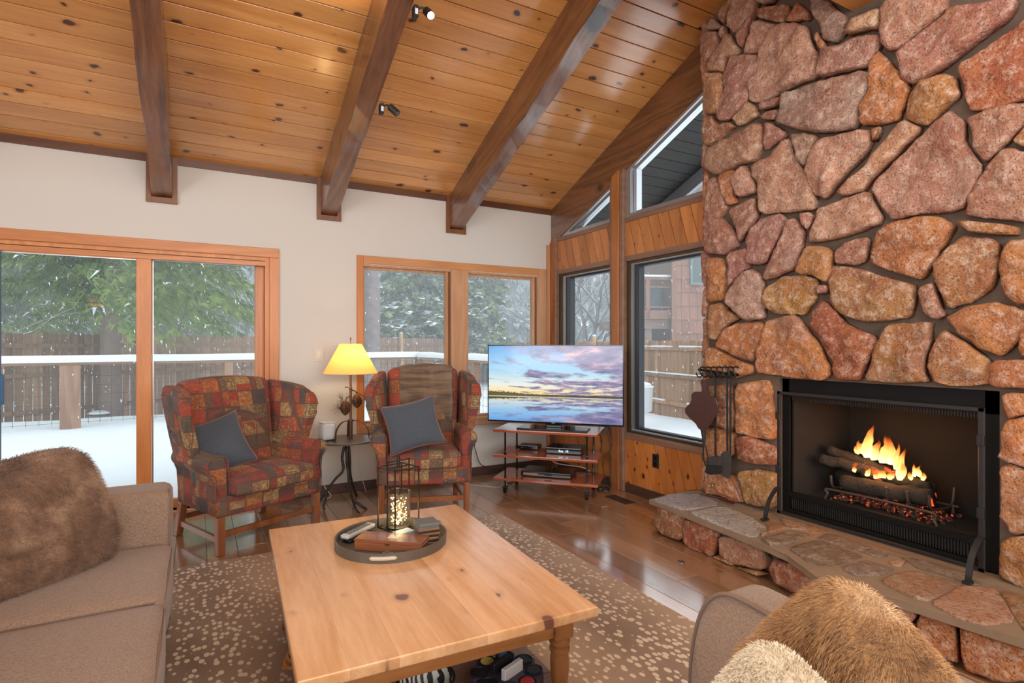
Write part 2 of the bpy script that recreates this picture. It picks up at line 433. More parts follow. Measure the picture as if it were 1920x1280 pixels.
# baseboards
bm = B(); mm(bm, (dx1+.12, WY-.016, 0), (GX, WY, .088)); bevel(bm, .003, 1); tag(mesh_obj('baseboard_back', bm, M['base']), kind='structure')
bm = B(); mm(bm, (GX-.018, 3.0, 0), (GX, WY-.016, .088)); bevel(bm, .003, 1); tag(mesh_obj('baseboard_right', bm, M['base']), kind='structure')

# ---- sliding glass door ----
dr = struct('door_1')
def frame_rect(bm, x0, x1, z0, z1, w, y0, y1, wb=None, wt=None):
    wb = w if wb is None else wb; wt = w if wt is None else wt
    mm(bm, (x0, y0, z0), (x0+w, y1, z1)); mm(bm, (x1-w, y0, z0), (x1, y1, z1))
    mm(bm, (x0+w, y0, z1-wt), (x1-w, y1, z1)); 
    if wb: mm(bm, (x0+w, y0, z0), (x1-w, y1, z0+wb))
zt = bz(0, 427)
bm = B(); mm(bm, (dx0-.09, WY-.02, dz1), (bx(523), WY+.0, zt)); bevel(bm, .004, 1); mesh_obj('door_head_casing', bm, M['firx'], dr)
bm = B(); mm(bm, (dx1, WY-.02, 0), (bx(523), WY, dz1)); bevel(bm, .004, 1); mesh_obj('door_side_casing', bm, M['fir'], dr)
bm = B(); frame_rect(bm, dx0, dx1, 0, dz1, .035, WY, WY+.14, wb=.03); mesh_obj('door_frame', bm, M['fir'], dr)
bm = B(); mm(bm, (dx0+.035, WY+.0, dz1-.075), (dx1-.035, WY+.03, dz1-.03)); mm(bm, (dx0+.035, WY+.01, dz1-.058), (dx1-.035, WY+.02, dz1-.05)); mesh_obj('door_track', bm, M['firx'], dr)
gz1 = bz(255, 484)-.005
def sash(name, x0, x1, y0, y1, stl, str_, zt2, zb=.1):
    bm = B(); mm(bm, (x0, y0, .03), (x0+stl, y1, zt2+.07)); mm(bm, (x1-str_, y0, .03), (x1, y1, zt2+.07)); bevel(bm, .003, 1)
    s = mesh_obj(name, bm, M['fir'], dr)
    bm = B(); mm(bm, (x0+stl, y0, zt2), (x1-str_, y1, zt2+.07)); mm(bm, (x0+stl, y0, .03), (x1-str_, y1, zb)); mesh_obj('sash_rail', bm, M['firx'], s)
    bm = B(); mm(bm, (x0+stl, (y0+y1)/2-.004, zb), (x1-str_, (y0+y1)/2+.004, zt2)); mesh_obj('pane', bm, M['glass'], s)
    bm = B(); mm(bm, (x0+stl-.001, y0+.012, zb), (x0+stl+.006, y0+.02, zt2)); mm(bm, (x0+stl, y0+.012, zt2-.006), (x1-str_, y0+.02, zt2+.001)); mesh_obj('weatherstrip', bm, M['alu'], s)
    return s
sash('door_sash', dx0+.035, bx(283.5), WY+.015, WY+.06, .10, bx(283.5)-bx(255), gz1)
sash('door_sash', bx(283.5)-.0, dx1-.035, WY+.075, WY+.12, .005, .075, bz(488, 501)+.02)
# dark blue edge of the door screen at the far left with its pull
bm = B(); mm(bm, (bx(-9), WY-.012, .03), (bx(1.5), WY+.012, gz1)); s = mesh_obj('screen_stile', bm, plain('blue_grey_stile', (.06, .09, .16), .5), dr)
bm = bbox_((bx(3.0), WY-.02, (bz(3, 702)+bz(3, 758))/2), (.035, .03, bz(3, 702)-bz(3, 758)), .005); mesh_obj('door_handle', bm, plain('blue_pull', (.01, .09, .22), .4), s)
# threshold
bm = B(); mm(bm, (dx0, WY-.05, 0), (dx1+.05, WY+.14, .03)); bevel(bm, .004, 1); mesh_obj('threshold', bm, M['firpale'], dr)

# ---- double window in the back wall ----
w1 = struct('window_1')
bm = B(); x0, x1 = bx(668.5), bx(1023); z0, z1 = .54, 2.245; cw = .062
mm(bm, (x0, WY-.018, z0), (x0+cw, WY, z1)); bevel(bm, .003, 1); mesh_obj('window_casing', bm, M['fir'], w1); bm = B(); mm(bm, (x1-.09, WY-.018, z0), (x1, WY, z1)); bevel(bm, .003, 1); mesh_obj('window_casing', bm, M['firpale'], w1)  # same fir on both sides; the paler right casing has the light painted in
bm = B(); mm(bm, (x0+cw, WY-.018, z1-.075), (x1-.09, WY, z1)); bevel(bm, .003, 1); mesh_obj('window_casing', bm, wood('mid_lit_fir_rail', (.64, .30, .12), (.5, .21, .075), None, axis=0, rough=.35, var=.04, rings=14), w1)  # mid tone paints the change of light along the top casing
bm = B(); mm(bm, (x0-.0, WY-.04, z0), (x1, WY, z0+.075)); bevel(bm, .004, 1); mesh_obj('window_sill', bm, M['firpale'], w1)
mxa, mxb = bx(845), bx(877)
bm = B(); mm(bm, (mxa, WY-.02, z0+.075), (mxb, WY+.12, z1-.075)); bevel(bm, .004, 1); mesh_obj('mullion', bm, M['firpale'], w1)
bm = B(); frame_rect(bm, wx0, wx1, wz0, wz1, .02, WY, WY+.13); mesh_obj('window_frame', bm, M['firpale'], w1)
for a, b in ((wx0+.02, mxa), (mxb, wx1-.02)):
    bm = B(); frame_rect(bm, a, b, wz0+.02, wz1-.02, .022, WY+.06, WY+.12); sf = mesh_obj('window_sash', bm, M['firpale'], w1); bm = B(); mm(bm, (b-.024, WY+.055, wz0+.042), (b-.006, WY+.10, wz1-.042)); mesh_obj('sash_gasket', bm, M['darkframe'], sf)
    bm = B(); mm(bm, (b-.05, WY+.02, wz0+.02), (b-.022, WY+.06, wz1-.02)); mesh_obj('sash_stop', bm, M['firpale'], sf)
    bm = B(); mm(bm, (a+.022, WY+.085, wz0+.042), (b-.022, WY+.093, wz1-.042)); mesh_obj('pane', bm, M['glass'], sf)
for a, b in ((x1, GX-.03),):
    bm = B(); mm(bm, (b-.05, WY-.012, 0.09), (b+.04, WY+.0, ZC0-.4)); tag(mesh_obj('trim_8', bm, M['firpale']), kind='structure')

# ---- gable wall ----
yA0, yA1 = gy(1047), gy(1152)        # bay 1 (far)
yB0, yB1 = gy(1174), 2.95            # bay 2 (near), runs behind the chimney
ZT = [(.088, .53), (.53, .63), (.63, 2.175), (2.175, 2.225), (2.225, 2.545), (2.545, 2.59)]
gw = struct('gable_wall')
def gpost(y0, y1, z1a, z1b, x0, x1, m, nm='gable_post'):
    bm = B(); prism(bm, [(y1, 0.0), (y0, 0.0), (y0, z1a), (y1, z1b)], 0, x0, x1); bevel(bm, .004, 1); return mesh_obj(nm, bm, m, gw)
def zlow(y): return zc(y)-.40
gpost(WY, gy(1046), zlow(WY)+.02, zlow(gy(1046))+.02, GX-.035, GX+.1, M['post'])
gpost(gy(1155), gy(1168), zlow(gy(1155))+.02, zlow(gy(1168))+.02, GX-.06, GX+.1, M['post'])
for ua, ub in ((1149.5, 1155), (1168, 1175), (1046, 1048)): gpost(gy(ua), gy(ub), zlow(gy(ua)), zlow(gy(ub)), GX-.045, GX+.1, M['trimg'], 'post_trim')
gpost(3.06, 2.9, zlow(3.06), zlow(2.9), GX-.03, GX+.1, M['post'])
ga = math.tan(R(17))
def diag(yh, yl, z0, z1, m, sgn=1, nm='cedar_board', w=.135):
    """boards leaning by 17 degrees, clipped to the bay; y runs from yh (far) to yl (near)"""
    c = yl-3
    while c < yh+3:
        poly = [(yl, z0), (yh, z0), (yh, z1), (yl, z1)]
        # board strip: c <= y - ga*(z-z0) < c+w   (top leans to the far side)
        poly = clip(poly, 1, -ga, c+w-.005-ga*z0); poly = clip(poly, -1, ga, -(c+.002)+ga*z0)
        if len(poly) >= 3:
            ys = [p[0] for p in poly]
            if max(ys)-min(ys) > .012:
                cy, cz = sum(ys)/len(ys), sum(p[1] for p in poly)/len(poly)
                bm = B(); prism(bm, [(p[0]-cy, p[1]-cz) for p in poly], 0, -.012, .01)
                top = [e for e in bm.edges if e.verts[0].co.x < -.011 and e.verts[1].co.x < -.011]
                mesh_obj(nm, bm, m, gw, loc=(GX, cy, cz))
        c += w
for yh, yl in ((yA0, yA1), (yB0, yB1)):
    diag(yh, yl, ZT[0][0], ZT[0][1], M['cedark'], nm='wainscot_board'); diag(yh, yl, ZT[4][0], ZT[4][1], M['cedar'], w=.125)
    bm = B(); mm(bm, (GX+.008, yl, 0), (GX+.12, yh, ZT[1][0])); mm(bm, (GX+.008, yl, ZT[3][1]), (GX+.12, yh, ZT[4][1])); mesh_obj('wall_backing', bm, M['black'], gw)
    for a, b in (ZT[3], ZT[5]):
        bm = B(); mm(bm, (GX-.025, yl, a), (GX+.05, yh, b)); bevel(bm, .003, 1); mesh_obj('rail_trim', bm, M['trimg'], gw)
    bm = B(); mm(bm, (GX-.03, yl, ZT[1][0]-.02), (GX+.05, yh, ZT[1][0]+.035)); bevel(bm, .003, 1); mesh_obj('sill_trim', bm, M['trimg'], gw)
def gwin(nm, yh, yl, z0, z1, slope=False, lw=.12):
    w = struct(nm)
    top = (lambda y: zlow(y)) if slope else (lambda y: z1)
    def poly(d, dl=0, db=0):
        a, b = yh-d-dl, yl+d
        if slope:
            dd = d*BL
            q = [(b, z0+d+db), (a, z0+d+db), (a, top(a)-dd), (b, top(b)-dd)]
            if q[2][1] <= q[1][1]:
                yc = WY-(z0+d+db+.40+dd-ZC0)/SL; q = [(b, z0+d+db), (yc, z0+d+db), (b, top(b)-dd)]
        else: q = [(b, z0+d+db), (a, z0+d+db), (a, z1-d), (b, z1-d)]
        return q
    def ringframe(p, q, xa, xb, m, n):
        bm = B()
        for i in range(len(p)):
            j = (i+1) % len(p); prism(bm, [p[i], p[j], q[j], q[i]], 0, xa, xb)
        bmesh.ops.remove_doubles(bm, verts=bm.verts, dist=1e-5); return mesh_obj(n, bm, m, w)
    ringframe(poly(0), poly(.028, lw*.5), GX+.0, GX+.04, M['bronze'] if not slope else M['alu'], 'window_frame')
    ringframe(poly(.028, lw*.5), poly(.034, lw*.5), GX-.002, GX+.03, M['alu'], 'frame_highlight')  # bright strip put in as the highlight between frame and sash
    ringframe(poly(.034, lw*.5), poly(.055, lw*.85), GX+.035, GX+.10, M['darkframe'] if not slope else M['alu'], 'window_sash')
    bm = B(); prism(bm, poly(.055, lw*.85), 0, GX+.06, GX+.068); mesh_obj('pane', bm, M['glass'], w)
gwin('window_2', yA0, yA1, ZT[1][1]-.07, ZT[2][1], lw=.15)
gwin('window_3', yB0, yB1, ZT[1][1]-.07, ZT[2][1], lw=.10)
gwin('window_4', yA0, yA1, ZT[5][1], 0, True, lw=0)
gwin('window_5', yB0, yB1, ZT[5][1], 0, True, lw=.06)
# ---- eaves outside: dark soffit boards and pale fascia ----
ev = struct('roof_eaves')
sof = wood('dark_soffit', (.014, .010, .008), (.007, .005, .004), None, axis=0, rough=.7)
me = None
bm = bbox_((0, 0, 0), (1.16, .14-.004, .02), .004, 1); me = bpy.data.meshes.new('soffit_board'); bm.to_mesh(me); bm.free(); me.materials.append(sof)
for k in range(38):
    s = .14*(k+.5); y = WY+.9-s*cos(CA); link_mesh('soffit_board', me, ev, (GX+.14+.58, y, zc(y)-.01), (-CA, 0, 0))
bm = B(); prism(bm, [(WY+.95, zc(WY+.95)-.18), (WY+.95, zc(WY+.95)+.12), (RY, zc(RY)+.12), (RY, zc(RY)-.18)], 0, GX+1.28, GX+1.33); mesh_obj('fascia', bm, plain('grey_fascia', (.30, .31, .34), .6), ev)
bm = B(); mm(bm, (XL, WY+.95, zc(WY+.95)-.16), (GX+1.33, WY+.99, zc(WY+.95)+.1)); mesh_obj('fascia', bm, plain('grey_fascia_front', (.25, .25, .27), .6), ev)
bm = B(); prism(bm, [(WY+1.0, zc(WY+1)+.12), (WY+1.0, zc(WY+1)+.32), (RY, zc(RY)+.42), (RY, zc(RY)+.12)], 0, GX+.14, GX+1.36); mesh_obj('roof_deck', bm, M['snow'], ev)
# ================= fireplace =================
FX = 3.43; HZ = .25
def stone_mat(name, scale=1.0, dark=1.0, red=1.0):
    t = NT(name); v = t.coords(rnd=1.0)
    col = t.n('ObjectInfo').outputs['Color']
    n1 = t.noise(v, 3.2*scale, 5, .6); n2 = t.noise(v, 22*scale, 5, .7); n3 = t.noise(v, 90*scale, 3, .7)
    a = t.mix(t.ramp(n1, [(.40, 0), (.70, .75*red)]), col, (.34*dark, .12*dark, .07*dark))
    a2 = t.mix(t.ramp(t.noise(v, 2.1*scale, 4, .6, .4), [(.55, 0), (.78, .4*red)]), a, (.50*dark, .27*dark, .09*dark))
    b = t.mix(t.ramp(n2, [(.48, 0), (.72, .75)]), a2, (.80*dark, .62*dark, .50*dark))
    c = t.mix(t.ramp(n3, [(.33, .85), (.45, 0)]), b, (.13, .045, .028))
    c = t.mix(t.ramp(t.noise(v, 34*scale, 3, .7), [(.30, .6), (.42, 0)]), c, (.16, .06, .035))
    c = t.mix(t.ramp(t.noise(v, 1.6*scale, 3, .5, 1.0), [(.6, 0), (.75, .45)]), c, (.30*dark, .20*dark, .17*dark))
    h = t.math('ADD', t.math('MULTIPLY', n2, .7), t.math('ADD', t.math('MULTIPLY', n3, .5), t.math('MULTIPLY', n1, 1.4)))
    vo = t.n('TexVoronoi', {'Vector': v, 'Scale': 9.0*scale}, feature='DISTANCE_TO_EDGE').outputs[0]
    h2 = t.math('ADD', h, t.math('MULTIPLY', t.math('MINIMUM', vo, .06), 2.0))
    t.set(color=c, rough=.82, spec=.25, normal=t.bump(h2, .95, .022)); return t.m
M['stone'] = stone_mat('rough_sandstone'); M['slab'] = stone_mat('hearth_flagstone', .6, .55, .25)
PAL = {'p': (.52, .27, .185), 'm': (.42, .20, .15), 't': (.56, .315, .20), 'o': (.54, .215, .078), 'y': (.46, .23, .075), 'r': (.40, .125, .055), 'g': (.42, .28, .21), 'b': (.42, .20, .09)}  # stone hues; pinker above, more orange below also paint daylight and warm light
def resample(poly, step, jit, rn):
    out = []
    n = len(poly)
    # light corner cutting, then points every step with a little jitter
    cc = []
    for i in range(n):
        p, q = Vector(poly[i]), Vector(poly[(i+1) % n]); cc += [p.lerp(q, .12), p.lerp(q, .88)]
    for i in range(len(cc)):
        p, q = cc[i], cc[(i+1) % len(cc)]; L = (q-p).length; k = max(1, int(L/step))
        for j in range(k): 
            w = p.lerp(q, j/k); w += Vector((rn.uniform(-jit, jit), rn.uniform(-jit, jit))); out.append(w)
    return out
def stone(poly, depth, parent, colr, seed, mapf, nm='stone', back=.03, m=None, step=.03, rough=.016, dome=1.0, jit=.004):
    """poly: 2-D outline on the wall surface (metres); mapf(p2, d) -> 3-D point d metres proud of the surface"""
    rn = random.Random(seed)
    o = resample(poly, step, jit, rn); n = len(o)
    A = sum(o[i].cross(o[(i+1) % n]) for i in range(n))/2
    C = sum(((o[i]+o[(i+1) % n])*o[i].cross(o[(i+1) % n]) for i in range(n)), Vector((0, 0)))/(6*A) if abs(A) > 1e-9 else sum(o, Vector((0, 0)))/n
    size = sqrt(abs(A)); tilt = Vector((rn.uniform(-1, 1), rn.uniform(-1, 1)))*.07
    bm = B(); rings = []
    for k, (sc, dd) in enumerate(((1.0, -back), (1.01, depth*.45), (.955, depth*.86), (.86, depth), (.70, depth*1.08), (.50, depth*1.12), (.28, depth*1.14))):
        ring = []
        for i, p in enumerate(o):
            off = p-C; L = off.length
            shrink = sc if k < 2 else (1-(1-sc)*min(1, .26/max(size, .12)) if k < 4 else sc)
            q = C+off*shrink; d = dd
            if k >= 2:
                w = Vector((q.x, q.y, seed*1.7)); d += rough*(noise.noise(w*5)*1.6+noise.noise(w*13)*1.0+noise.noise(w*31)*.5)*min(1.5, size*4)
                d += tilt.dot(off*shrink)*min(1, .3/size)
                # broken facets
                f = noise.noise(w*3.1+Vector((5, 1, 2))); d -= max(0, f-.12)*.09*min(1, size*2)
                d = max(d, depth*.3)
            elif k == 1: d += rough*.6*noise.noise(Vector((q.x*9, q.y*9, seed)))
            ring.append(bm.verts.new(mapf(q, d)))
        rings.append(ring)
    for a, b in zip(rings, rings[1:]):
        for i in range(n): bm.faces.new((a[i], a[(i+1) % n], b[(i+1) % n], b[i]))
    c = bm.verts.new(mapf(C, depth*1.14+rough*noise.noise(Vector((C.x*5, C.y*5, seed*1.7)))))
    for i in range(n): bm.faces.new((rings[-1][i], rings[-1][(i+1) % n], c))
    bm.faces.new(rings[0][::-1])
    # re-centre for object-space texture
    cen = mapf(C, 0); bmesh.ops.translate(bm, verts=bm.verts, vec=-Vector(cen))
    ob = mesh_obj(nm, bm, m or M['stone'], parent, smooth=True, loc=cen)
    k = rn.uniform(.86, 1.14); ob.color = (colr[0]*k, colr[1]*k*rn.uniform(.93, 1.07), colr[2]*k*rn.uniform(.9, 1.1), 1)
    return ob
fp = thing('fireplace', 'tall rough red sandstone fireplace with mortar joints and black firebox opening', 'fireplace')
def fmap(p, d): return Vector((FX-d, p[0], p[1]))
OPEN = (1.23, 2.43, HZ, 1.165)
# core (mortar) round the opening
YE, Y0 = 3.065, -.2
bm = B()
mm(bm, (FX+.03, OPEN[1], 0), (4.15, YE, 5.2)); mm(bm, (FX+.03, Y0, 0), (4.15, OPEN[0], 5.2)); mm(bm, (FX+.03, OPEN[0], OPEN[3]), (4.15, OPEN[1], 5.2)); mm(bm, (FX+.03, OPEN[0], 0), (4.15, OPEN[1], HZ-.01)); mm(bm, (4.0, OPEN[0], 0), (4.15, OPEN[1], 1.6))
mesh_obj('mortar', bm, M['mortar'], fp)
R7 = lambda p: (1300+p[0]/6, p[1]/6); C3 = lambda p: (1280+p[0]/2.977, p[1]/2.977); C4 = lambda p: (1280+p[0]/2.977, 400+p[1]/2.977)
Z5 = lambda p: (1260+p[0]/4, 660+p[1]/4); Z6 = lambda p: (1400+p[0]/2.91, 680+p[1]/2.91)
ST = [
(R7, 'p', [(420,-60),(700,-60),(680,90),(570,230),(430,365),(350,265),(360,180)]),
(R7, 'g', [(150,300),(215,200),(290,270),(270,325),(140,330)]),
(R7, 'b', [(235,170),(330,40),(410,-40),(350,170),(320,250)]),
(R7, 'm', [(45,400),(130,345),(245,345),(270,470),(180,620),(110,700),(50,590)]),
(R7, 't', [(120,790),(200,590),(310,480),(380,360),(470,520),(470,600),(330,640),(310,800)]),
(R7, 'p', [(270,370),(330,280),(345,340),(310,445)]),
(R7, 'm', [(455,400),(560,240),(690,120),(640,210),(590,330),(520,525),(470,480)]),
(R7, 't', [(530,590),(660,250),(700,210),(870,260),(900,290),(800,450),(710,580)]),
(R7, 'b', [(710,80),(1040,30),(1050,100),(980,235),(900,240),(700,190)]),
(R7, 'o', [(1000,230),(1130,10),(1190,60),(1270,130),(1260,200),(1100,225)]),
(R7, 'g', [(680,-50),(900,-50),(850,15),(760,45),(690,15)]),
(R7, 't', [(590,1090),(600,930),(700,640),(880,300),(930,255),(1120,240),(1240,290),(1300,470),(1370,640),(1370,850),(1300,880),(1150,930),(920,1040),(730,1130),(630,1130)]),
(C3, 'b', [(108,402),(212,402),(212,500),(195,590),(170,630),(120,630),(112,560)]),
(C3, 'p', [(218,385),(250,310),(300,300),(405,300),(400,370),(360,470),(340,570),(240,665),(190,670),(178,610),(214,500)]),
(C3, 'g', [(705,-20),(780,-20),(890,85),(905,110),(895,170),(830,235),(770,215),(765,150),(725,80)]),
(C3, 't', [(905,178),(930,110),(1010,70),(1095,40),(1088,150),(1010,162),(920,187)]),
(C3, 'o', [(720,200),(740,170),(775,230),(760,270),(745,260)]),
(C3, 'm', [(755,430),(750,350),(770,270),(870,250),(950,200),(1088,190),(1075,260),(1030,365),(890,395)]),
(C3, 'p', [(1102,-20),(1460,-40),(1455,50),(1360,130),(1280,190),(1190,260),(1140,275),(1100,240)]),
(C3, 'm', [(1190,300),(1290,190),(1460,70),(1480,30),(1860,-20),(1800,90),(1600,240),(1440,370),(1290,465),(1220,445),(1203,350)]),
(C3, 'r', [(1530,360),(1720,230),(1990,30),(1990,520),(1720,590),(1600,610),(1560,530)]),
(C3, 'g', [(505,680),(535,600),(560,520),(700,475),(860,425),(990,388),(1025,405),(1020,480),(970,600),(960,700),(870,730),(690,735)]),
(C3, 'p', [(420,575),(540,535),(540,560),(500,590),(425,612)]),
(C3, 'm', [(410,645),(470,615),(518,605),(506,665),(430,658)]),
(C3, 'o', [(1030,490),(1045,330),(1085,280),(1170,365),(1235,450),(1250,510),(1205,610),(1190,660),(1080,690),(985,695),(975,590)]),
(C3, 'y', [(1235,600),(1265,500),(1340,445),(1450,410),(1510,430),(1525,520),(1440,600),(1350,705),(1235,655)]),
(C3, 't', [(262,655),(345,560),(395,590),(400,640),(290,700)]),
(C3, 'b', [(105,645),(150,640),(185,690),(250,680),(275,697),(180,772),(110,812),(98,760)]),
(C3, 'p', [(120,875),(150,820),(290,735),(410,682),(438,700),(430,800),(390,890),(290,922),(170,975),(118,942)]),
(C3, 'm', [(460,672),(570,740),(442,832),(434,790)]),
(C3, 'g', [(588,745),(680,737),(732,752),(715,830),(662,925),(628,890),(602,810)]),
(C3, 't', [(370,925),(470,870),(555,770),(578,775),(590,850),(635,920),(660,965),(728,1090),(718,1165),(580,1180),(430,1192),(412,1130),(405,1020),(375,970)]),
(C3, 't', [(670,940),(722,812),(755,770),(1030,712),(1038,790),(990,870),(880,980),(780,1108),(724,1080),(684,1010)]),
(C3, 'p', [(848,1072),(1000,952),(1120,765),(1212,662),(1318,715),(1150,890),(1040,985),(1000,1058),(890,1086)]),
(C3, 'b', [(1048,712),(1090,702),(1078,740),(1052,788)]),
(C3, 'p', [(1048,1060),(1063,1000),(1250,825),(1420,655),(1490,612),(1550,662),(1560,790),(1662,930),(1558,1150),(1470,1178),(1300,1188),(1160,1222),(1100,1160)]),
(C3, 'm', [(1568,655),(1700,595),(1905,565),(1990,600),(1900,680),(1790,790),(1682,900),(1614,830),(1602,720)]),
(C3, 't', [(1563,1195),(1584,1080),(1693,922),(1782,815),(1990,860),(1990,1240),(1840,1230),(1650,1208)]),
(C3, 'o', [(1820,782),(1905,695),(1990,640),(1990,850)]),
(C3, 'p', [(130,1000),(162,985),(192,1040),(230,1160),(182,1222),(110,1212),(108,1100)]),
(C3, 'o', [(187,970),(270,942),(275,1000),(262,1050),(280,1128),(237,1142),(202,1080)]),
(C3, 't', [(263,1000),(330,917),(373,975),(400,1070),(300,1102)]),
(C3, 'p', [(234,1168),(385,1098),(403,1190),(375,1250),(330,1300),(305,1350),(288,1280)]),
(C4, 'm', [(342,150),(362,80),(430,22),(540,2),(560,30),(510,140),(442,280),(352,280)]),
(C4, 'p', [(434,360),(472,245),(542,115),(572,32),(610,22),(658,100),(648,180),(618,300),(530,343),(452,370)]),
(C4, 'm', [(648,-5),(700,-12),(720,8),(700,60),(688,88),(652,60)]),
(C4, 't', [(688,160),(718,50),(742,-30),(870,-80),(1020,-128),(1050,-60),(1098,20),(1080,55),(940,110),(780,153)]),
(C4, 'm', [(105,45),(122,-15),(180,12),(240,62),(296,130),(288,180),(220,232),(125,222),(110,110)]),
(C4, 'o', [(1033,240),(1072,105),(1150,52),(1310,14),(1420,17),(1510,72),(1438,180),(1328,368),(1180,330),(1052,280)]),
(C4, 'y', [(1525,32),(1850,62),(1850,115),(1700,118),(1582,98)]),
(C4, 'b', [(1392,290),(1442,215),(1542,124),(1700,132),(1748,170),(1738,330),(1718,410),(1600,488),(1472,532),(1412,420)]),
(C4, 'o', [(1758,300),(1802,152),(1990,140),(1990,505),(1850,508),(1782,450)]),
(C4, 'm', [(832,210),(902,152),(1024,127),(1000,268),(940,288),(842,278)]),
(C4, 'y', [(628,330),(648,240),(672,182),(780,182),(823,212),(800,388),(722,345),(642,340)]),
(C4, 'b', [(812,500),(807,302),(842,292),(940,302),(1180,372),(1278,402),(1275,500),(1250,578),(1060,608),(960,598),(852,550)]),
(C4, 'm', [(237,370),(242,212),(350,192),(358,288),(280,360),(242,408)]),
(C4, 'o', [(120,245),(213,243),(225,330),(210,420),(233,480),(125,493),(120,350)]),
(C4, 'g', [(242,440),(292,362),(370,307),(420,342),(438,450),(438,588),(340,598),(302,560),(252,510)]),
(C4, 'y', [(437,470),(452,412),(540,352),(650,342),(738,370),(718,480),(658,563),(560,558),(500,558),(442,500)]),
(C4, 'b', [(130,512),(200,500),(250,547),(303,580),(240,620),(180,708),(140,700),(135,600)]),
(C4, 'o', [(183,740),(232,642),(292,612),(438,607),(430,700),(400,768),(378,826),(300,808)]),
(C4, 'o', [(398,888),(402,800),(442,602),(560,572),(610,562),(678,650),(748,740),(798,860),(798,900),(760,932),(600,918),(480,898)]),
(C4, 'r', [(698,620),(702,562),(762,480),(820,532),(900,622),(1063,692),(1058,760),(998,850),(978,928),(832,928),(822,830),(762,720)]),
(C4, 'y', [(1003,928),(1042,830),(1082,702),(1122,622),(1368,602),(1370,700),(1338,800),(1328,880),(1358,943),(1200,948)]),
(C4, 'm', [(1303,410),(1390,382),(1408,470),(1443,570),(1400,593),(1342,560)]),
(C4, 'm', [(755,400),(795,402),(795,438),(755,452)]),
(C4, 'b', [(1353,860),(1362,780),(1422,672),(1450,652),(1580,732),(1708,830),(1698,948),(1560,968),(1400,948)]),
(C4, 'o', [(1453,580),(1560,522),(1720,492),(1850,522),(1990,575),(1878,700),(1770,798),(1650,758),(1540,680)]),
(C4, 'o', [(1862,760),(1878,650),(1990,600),(1990,820),(1890,800)]),
(C4, 'o', [(1698,970),(1712,822),(1990,812),(1990,985)]),
(C4, 'o', [(110,752),(172,747),(280,817),(383,850),(378,888),(270,928),(110,868)]),
(Z5, 'o', [(457,240),(690,207),(708,280),(718,400),(738,520),(738,663),(600,638),(457,603)]),
(Z5, 'b', [(230,260),(380,242),(437,262),(437,598),(330,560),(230,540)]),
(Z5, 'o', [(225,565),(330,572),(437,612),(428,778),(320,818),(228,835)]),
(Z5, 'r', [(463,642),(560,627),(748,722),(743,848),(600,848),(467,808)]),
(Z5, 'y', [(467,902),(600,882),(740,907),(768,960),(738,1178),(640,1160),(530,1130),(492,1000)]),
(Z5, 'o', [(222,1065),(225,880),(300,912),(430,932),(478,1050),(518,1130),(430,1125),(350,1080)]),
(Z6, 'o', [(1380,168),(1500,165),(1640,170),(1640,260),(1560,270),(1412,303),(1393,270)]),
(Z6, 'o', [(1382,470),(1377,390),(1402,322),(1560,275),(1640,270),(1640,590),(1560,590),(1430,548),(1362,520)]),
(Z6, 'b', [(1372,572),(1430,557),(1560,602),(1640,602),(1640,940),(1430,938),(1372,830),(1392,690)]),
(Z6, 'y', [(1362,1080),(1372,982),(1430,952),(1640,950),(1640,1280),(1480,1240),(1372,1170)]),
]
def topz(y): return 1.4+HV*FX/ray(960+F*((FX*.8716-y*.49)/(FX*.49+y*.8716)), 0).x
occ = []
for i, (fn, c, pts) in enumerate(ST):
    P2 = []
    for p in pts:
        u, v = fn(p); q = at_x(u, v, FX-.045); P2.append((q.y, q.z))
    cy_, cz_ = sum(p[0] for p in P2)/len(P2), sum(p[1] for p in P2)/len(P2)
    occ.append(P2)
    rn = random.Random(i+5)
    stone(P2, rn.uniform(.03, .062), fp, PAL[c], i+3, fmap, rough=.02, back=.04 if max(p[0] for p in P2) < 3.0 else .12)
def inside(pt, poly):
    r = False; n = len(poly)
    for i in range(n):
        a, b = poly[i], poly[(i+1) % n]
        if (a[1] > pt[1]) != (b[1] > pt[1]) and pt[0] < (b[0]-a[0])*(pt[1]-a[1])/(b[1]-a[1]+1e-12)+a[0]: r = not r
    return r
# stones beyond the frame: above and to the right of what the photograph shows
rn = random.Random(77); yc = Y0+.02; k = 200
while yc < 3.0:
    zc_ = HZ+.02
    wy = rn.uniform(.28, .42)
    while zc_ < zc(yc)+.1:
        hz = rn.uniform(.22, .4); q = [(yc+.008, zc_+.008), (yc+wy-.01, zc_+rn.uniform(.0, .03)), (yc+wy-.012-rn.uniform(0, .04), zc_+hz-.012), (yc+wy*.5, zc_+hz-.0), (yc+rn.uniform(0, .03), zc_+hz-.015)]
        cc = (yc+wy/2, zc_+hz/2)
        pp = [px((FX, p[0], p[1])) for p in q]+[px((FX, cc[0], cc[1]))]
        hit = any(inside(p, o) for o in occ for p in q+[cc]+[((a[0]+cc[0])/2, (a[1]+cc[1])/2) for a in q]) 
        off = all(p[1] < 8 or p[0] > 1912 for p in pp)
        inop = cc[0] > OPEN[0]-.1 and cc[1] < OPEN[3]+.1 and cc[0] < OPEN[1]
        if not hit and off and not inop: stone(q, .05, fp, PAL[rn.choice('pmtgo')], k, fmap)
        k += 1; zc_ += hz
    yc += wy
# left return of the chimney: stones turning the corner towards the window
rn = random.Random(9); z = HZ
while z < 3.9:
    h = rn.uniform(.18, .34)
    q = [(FX+.0, z+.006), (FX+.12, z+.01), (FX+.12, z+h-.01), (FX+.0, z+h-.004)]
    stone(q, .028, fp, PAL[rn.choice('pmto')], int(z*100), lambda p, d: Vector((p[0], YE-.01+d, p[1])), back=.02, step=.05)
    z += h
